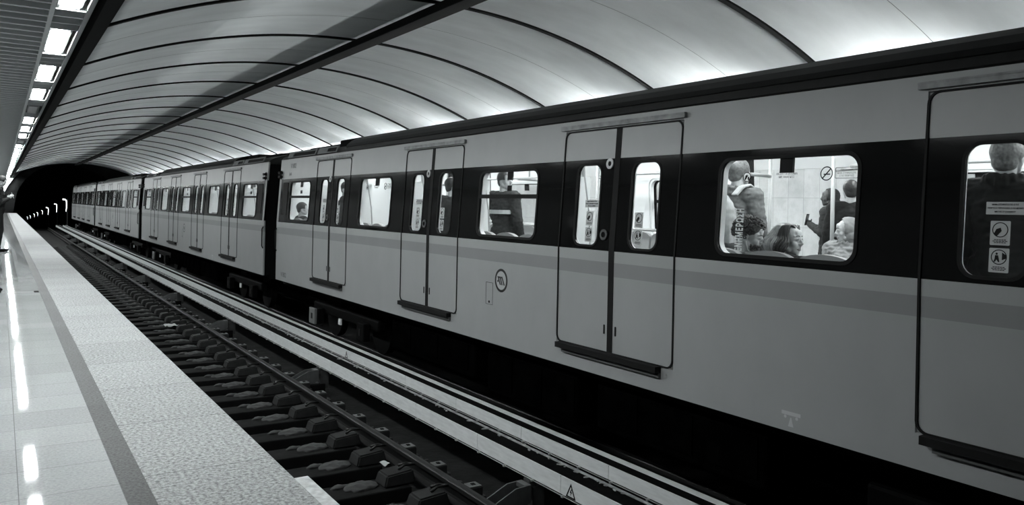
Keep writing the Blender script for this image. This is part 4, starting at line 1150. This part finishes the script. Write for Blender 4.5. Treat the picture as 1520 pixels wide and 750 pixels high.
# waiting on the near platform
A_, J, H = person('person in dark clothes on the near platform, looking down at a phone', (-0.03, 21.7, 0), 0.0, 'stand',
    dict(elb=((.02, .21, .17), (.02, -.21, .17)), wri=((.19, .06, .27), (.19, -.06, .27)), hand_d=((.5, -.15, .6), (.5, .15, .6)), hand_n=((.3, -1, -.1), (.3, 1, -.1)), curl=.35, pitch=.42, hx=.02, stride=.03),
    CLB, CLB, BLACK, hair_short, HAIRD, scale=1.0, vox=.009, collar=.02)
PH = mat('phone_white', 0.6, .3)
ph = bmesh.new(); box(ph, -.0045, .0045, -.036, .036, -.072, .072, bev=.004)
pc = J['wri'][0].lerp(J['wri'][1], .5) + Vector((.085, 0, .075))
t = thing('smartphone', 'pale phone held in both hands by the person on the near platform', 'phone', (A_.location.x + pc.x, A_.location.y + pc.y, pc.z))
t.rotation_euler = (0, -.35, 0)
o = obj('case', ph, PH, t); bm = bmesh.new(); box(bm, -.0055, -.0045, -.032, .032, -.062, .062); obj('screen', bm, mat('phone_screen', .05, .15), t)
person('person at the left edge of the picture, with only a dark shoe tip showing', (-0.158, 12.28, 0), 0.0, 'stand', dict(stride=.02, wri=((.0, .25, -.08), (.0, -.25, -.08))), CLD, CLB, BLACK, hair_short, HAIRD, vox=.011)

# in the nearest coach
def seat_near(s): return (4.95, s, FL + .02)
woman, J, H = person('woman with streaked bob hair seated by the big lit window, face turned right', (4.90, 3.885, -.005), 0.0, 'sit',
    dict(yaw=-1.38, pitch=.03, hx=.02, lean=.06, hs=1.13, wri=((.22, .12, .02), (.22, -.12, .02)), elb=((.02, .24, .20), (.02, -.24, .20))), CLD, DEN, BLACK, hair_bob, HAIRW, scale=.875, vox=.0055, fem=True, collar=.035, gt=.026, wr=.010, skin=mat('fair_skin', 0.52, 0.5))
bm = bmesh.new()
for k in range(9):
    a = -1.2 + (k - 4) * .22
    prim_ball(bm, J['neck'] + Vector((.088 * math.cos(a), .088 * math.sin(a), .0 - .02 * math.cos((k - 4) * .3))), (.008,) * 3, seg=8)
obj('necklace', bm, mat('pearl', .7, .2), woman, True)
man, J, H = person('bearded man with curly hair and earphone cable seated by the big lit window', (4.96, 4.34, -.03), 0.0, 'sit',
    dict(yaw=-1.10, pitch=.25, hx=.03, hy=-.02, lean=.08, hs=1.10, wri=((.26, .10, .12), (.26, -.10, .12)), elb=((.04, .24, .18), (.04, -.24, .18))), CLG, DEN, BLACK, hair_curly, HAIRD, scale=.905, vox=.006, beard=True, collar=.01)
bm = bmesh.new()
pe = H @ Vector((-.002, -.084, -.03)); pe2 = H @ Vector((-.002, .084, -.03))
tube(bm, [pe, pe + Vector((.01, -.01, -.08)), J['up']((.03, -.13, .47)), J['up']((.10, -.08, .40)), J['up']((.13, -.02, .30)), J['up']((.14, 0, .1))], .0028, 6)
obj('earphone_cable', bm, WHITE, man, True)
bag, J, H = person('standing man with a pale backpack, back turned, in the big lit window', (5.56, 4.90, FL), 0.10, 'stand',
    dict(elb=((.16, .25, .30), (-.02, -.25, .17)), wri=((.26, .22, .55), (.08, -.22, -.02)), yaw=-.2), CLG, DEN, BLACK, hair_short, HAIRG, scale=1.0, vox=.008, collar=.04, wr=.009, gt=.028)
bp = thing('backpack', 'pale canvas backpack worn by the standing man behind the left of the big window', 'backpack', bag.location, 0.10)
bm = bmesh.new(); prim_ball(bm, (-.235, .03, 1.22), (.10, .17, .23)); box(bm, -.27, -.17, -.12, .18, 1.0, 1.30); me = remesh(bm, .010, 5, .006, 10, 1); PACK = mat('canvas_pale', .38, .8, var=.15, scale=25); obj('pack', me, PACK, bp, True)
bm = bmesh.new(); prim_ball(bm, (-.31, .03, 1.12), (.05, .12, .12)); obj('front_pocket', remesh(bm, .01, 3), PACK, bp, True)
for s in (-1, 1):
    bm = bmesh.new(); pts = [(-.16, s * .10 + .02, 1.40), (-.10, s * .11, 1.475), (.0, s * .11, 1.495), (.09, s * .115, 1.45), (.135, s * .125, 1.33), (.09, s * .15, 1.12), (-.12, s * .16, 1.02)]
    
    for e in (-.022, -.011, 0, .011, .022): tube(bm, [(x, y + e, z + .016) for x, y, z in pts], .013, 8)
    obj('strap', remesh(bm, .007, 4), PACK, bp, True)
HOOD = mat('quilted_light', .17, .6, var=.15, scale=20)
puf, J, H = person('person in a pale quilted hood, seated at the right of the big window', (6.78, 4.62, -.03), PI, 'sit',
    dict(yaw=-.75, pitch=.1, wri=((.22, .06, .06), (.22, -.06, .06)), elb=((.04, .25, .2), (.04, -.25, .2))), HOOD, CLD, BLACK, hood, HOOD, scale=.93, vox=.008, collar=.05, gt=.05, wr=.012)
person('man in a dark jacket with his back to the door glass, right edge', (4.98, 2.37, FL), 0.0, 'stand', dict(yaw=.25, stride=.02), CLB, CLB, BLACK, hair_short, HAIRG, scale=1.0, vox=.009, collar=.06, gt=.04, wr=.010)
strip, J, H = person('man in dark jacket with pale reflective band standing behind the split window', (5.30, 8.42, FL), 0.3, 'stand',
    dict(yaw=-1.7, elb=((.10, .24, .22), (-.02, -.25, .17)), wri=((.2, .2, .5), (.08, -.22, -.02))), CLD, CLB, BLACK, hair_short, HAIRD, scale=.99, vox=.009, gt=.03, wr=.008)
bm = bmesh.new()
for k in range(25):
    a = 2 * PI * k / 24; a2 = 2 * PI * (k + 1) / 24
    if k == 24: break
    f_ = lambda a, r, z: Vector((.0 + (.148 + r) * math.cos(a), (.192 + r) * math.sin(a), z))
    hexa(bm, [f_(a, 0, 1.20), f_(a, .006, 1.20), f_(a2, .006, 1.20), f_(a2, 0, 1.20), f_(a, 0, 1.25), f_(a, .006, 1.25), f_(a2, .006, 1.25), f_(a2, 0, 1.25)])
obj('reflective_band', bm, mat('reflective_tape', .7, .3), strip)
# on the far platform, beyond the open view through the coach
q1, J, H = person('figure in a dark coat on the far platform holding up a phone', (8.9, 6.32, 0), PI / 2 + .25, 'stand',
    dict(elb=((.03, .22, .17), (.03, -.22, .17)), wri=((.24, .10, .28), (.10, -.12, .08)), yaw=.6, curl=.9), CLD, CLB, BLACK, hood, CLD, scale=.90, vox=.010, coat=True, gt=.03, skin=mat('silhouette_skin', .05, .6))  # shade put into the skin colour so the face stays a silhouette
t = thing('smartphone', 'dark phone in the raised hand of the coated figure on the far platform', 'phone')
bm = bmesh.new(); box(bm, -.005, .005, -.038, .038, -.075, .075, bev=.004); obj('case', bm, BLACK, t)
bm = bmesh.new(); box(bm, -.0058, -.005, -.034, .034, -.066, .066); obj('screen', bm, mat('phone_screen', .05, .15), t)
mw = Matrix.Translation(q1.location) @ Matrix.Rotation(PI / 2 + .25, 4, 'Z') @ Matrix.Scale(.9, 4)
t.location = mw @ (J['wri'][0] + Vector((.062, -.015, .07))); t.rotation_euler = (0, -.2, PI / 2 + .25)
person('taller person in a dark coat on the far platform behind the white pole', (7.85, 5.33, 0), .5, 'stand', dict(yaw=.2), CLB, CLB, BLACK, hair_short, HAIRD, scale=.93, vox=.010, coat=True, gt=.035)
# further along the coach
p1, J, H = person('dark haired passenger in black standing behind the second door from the gangway', (5.15, 8.95 + .55, FL), .5, 'stand', dict(yaw=-.9), CLD, CLB, BLACK, hair_short, HAIRD, scale=.95, vox=.011, gt=.03)
def again(src, label, loc, rz):
    c = copy_tree(src); c.location = loc; c.rotation_euler = (0, 0, rz); tag(c, label, 'person'); return c
again(p1, 'dark passenger standing inside the door nearest the gangway', (5.1, 13.35, FL), -.4)
again(p1, 'passenger standing in the middle of the second coach from the right', (5.4, 21.4, FL), .9)
again(p1, 'passenger standing near the right end of the second coach from the right', (5.5, 27.5, FL), -.6)
sit0, J, H = person('seated passenger with short dark hair low in the hopper window next to the gangway', (4.88, 15.05, -.03), 0, 'sit', dict(yaw=-.5), CLD, DEN, BLACK, hair_short, HAIRD, scale=.97, vox=.011)
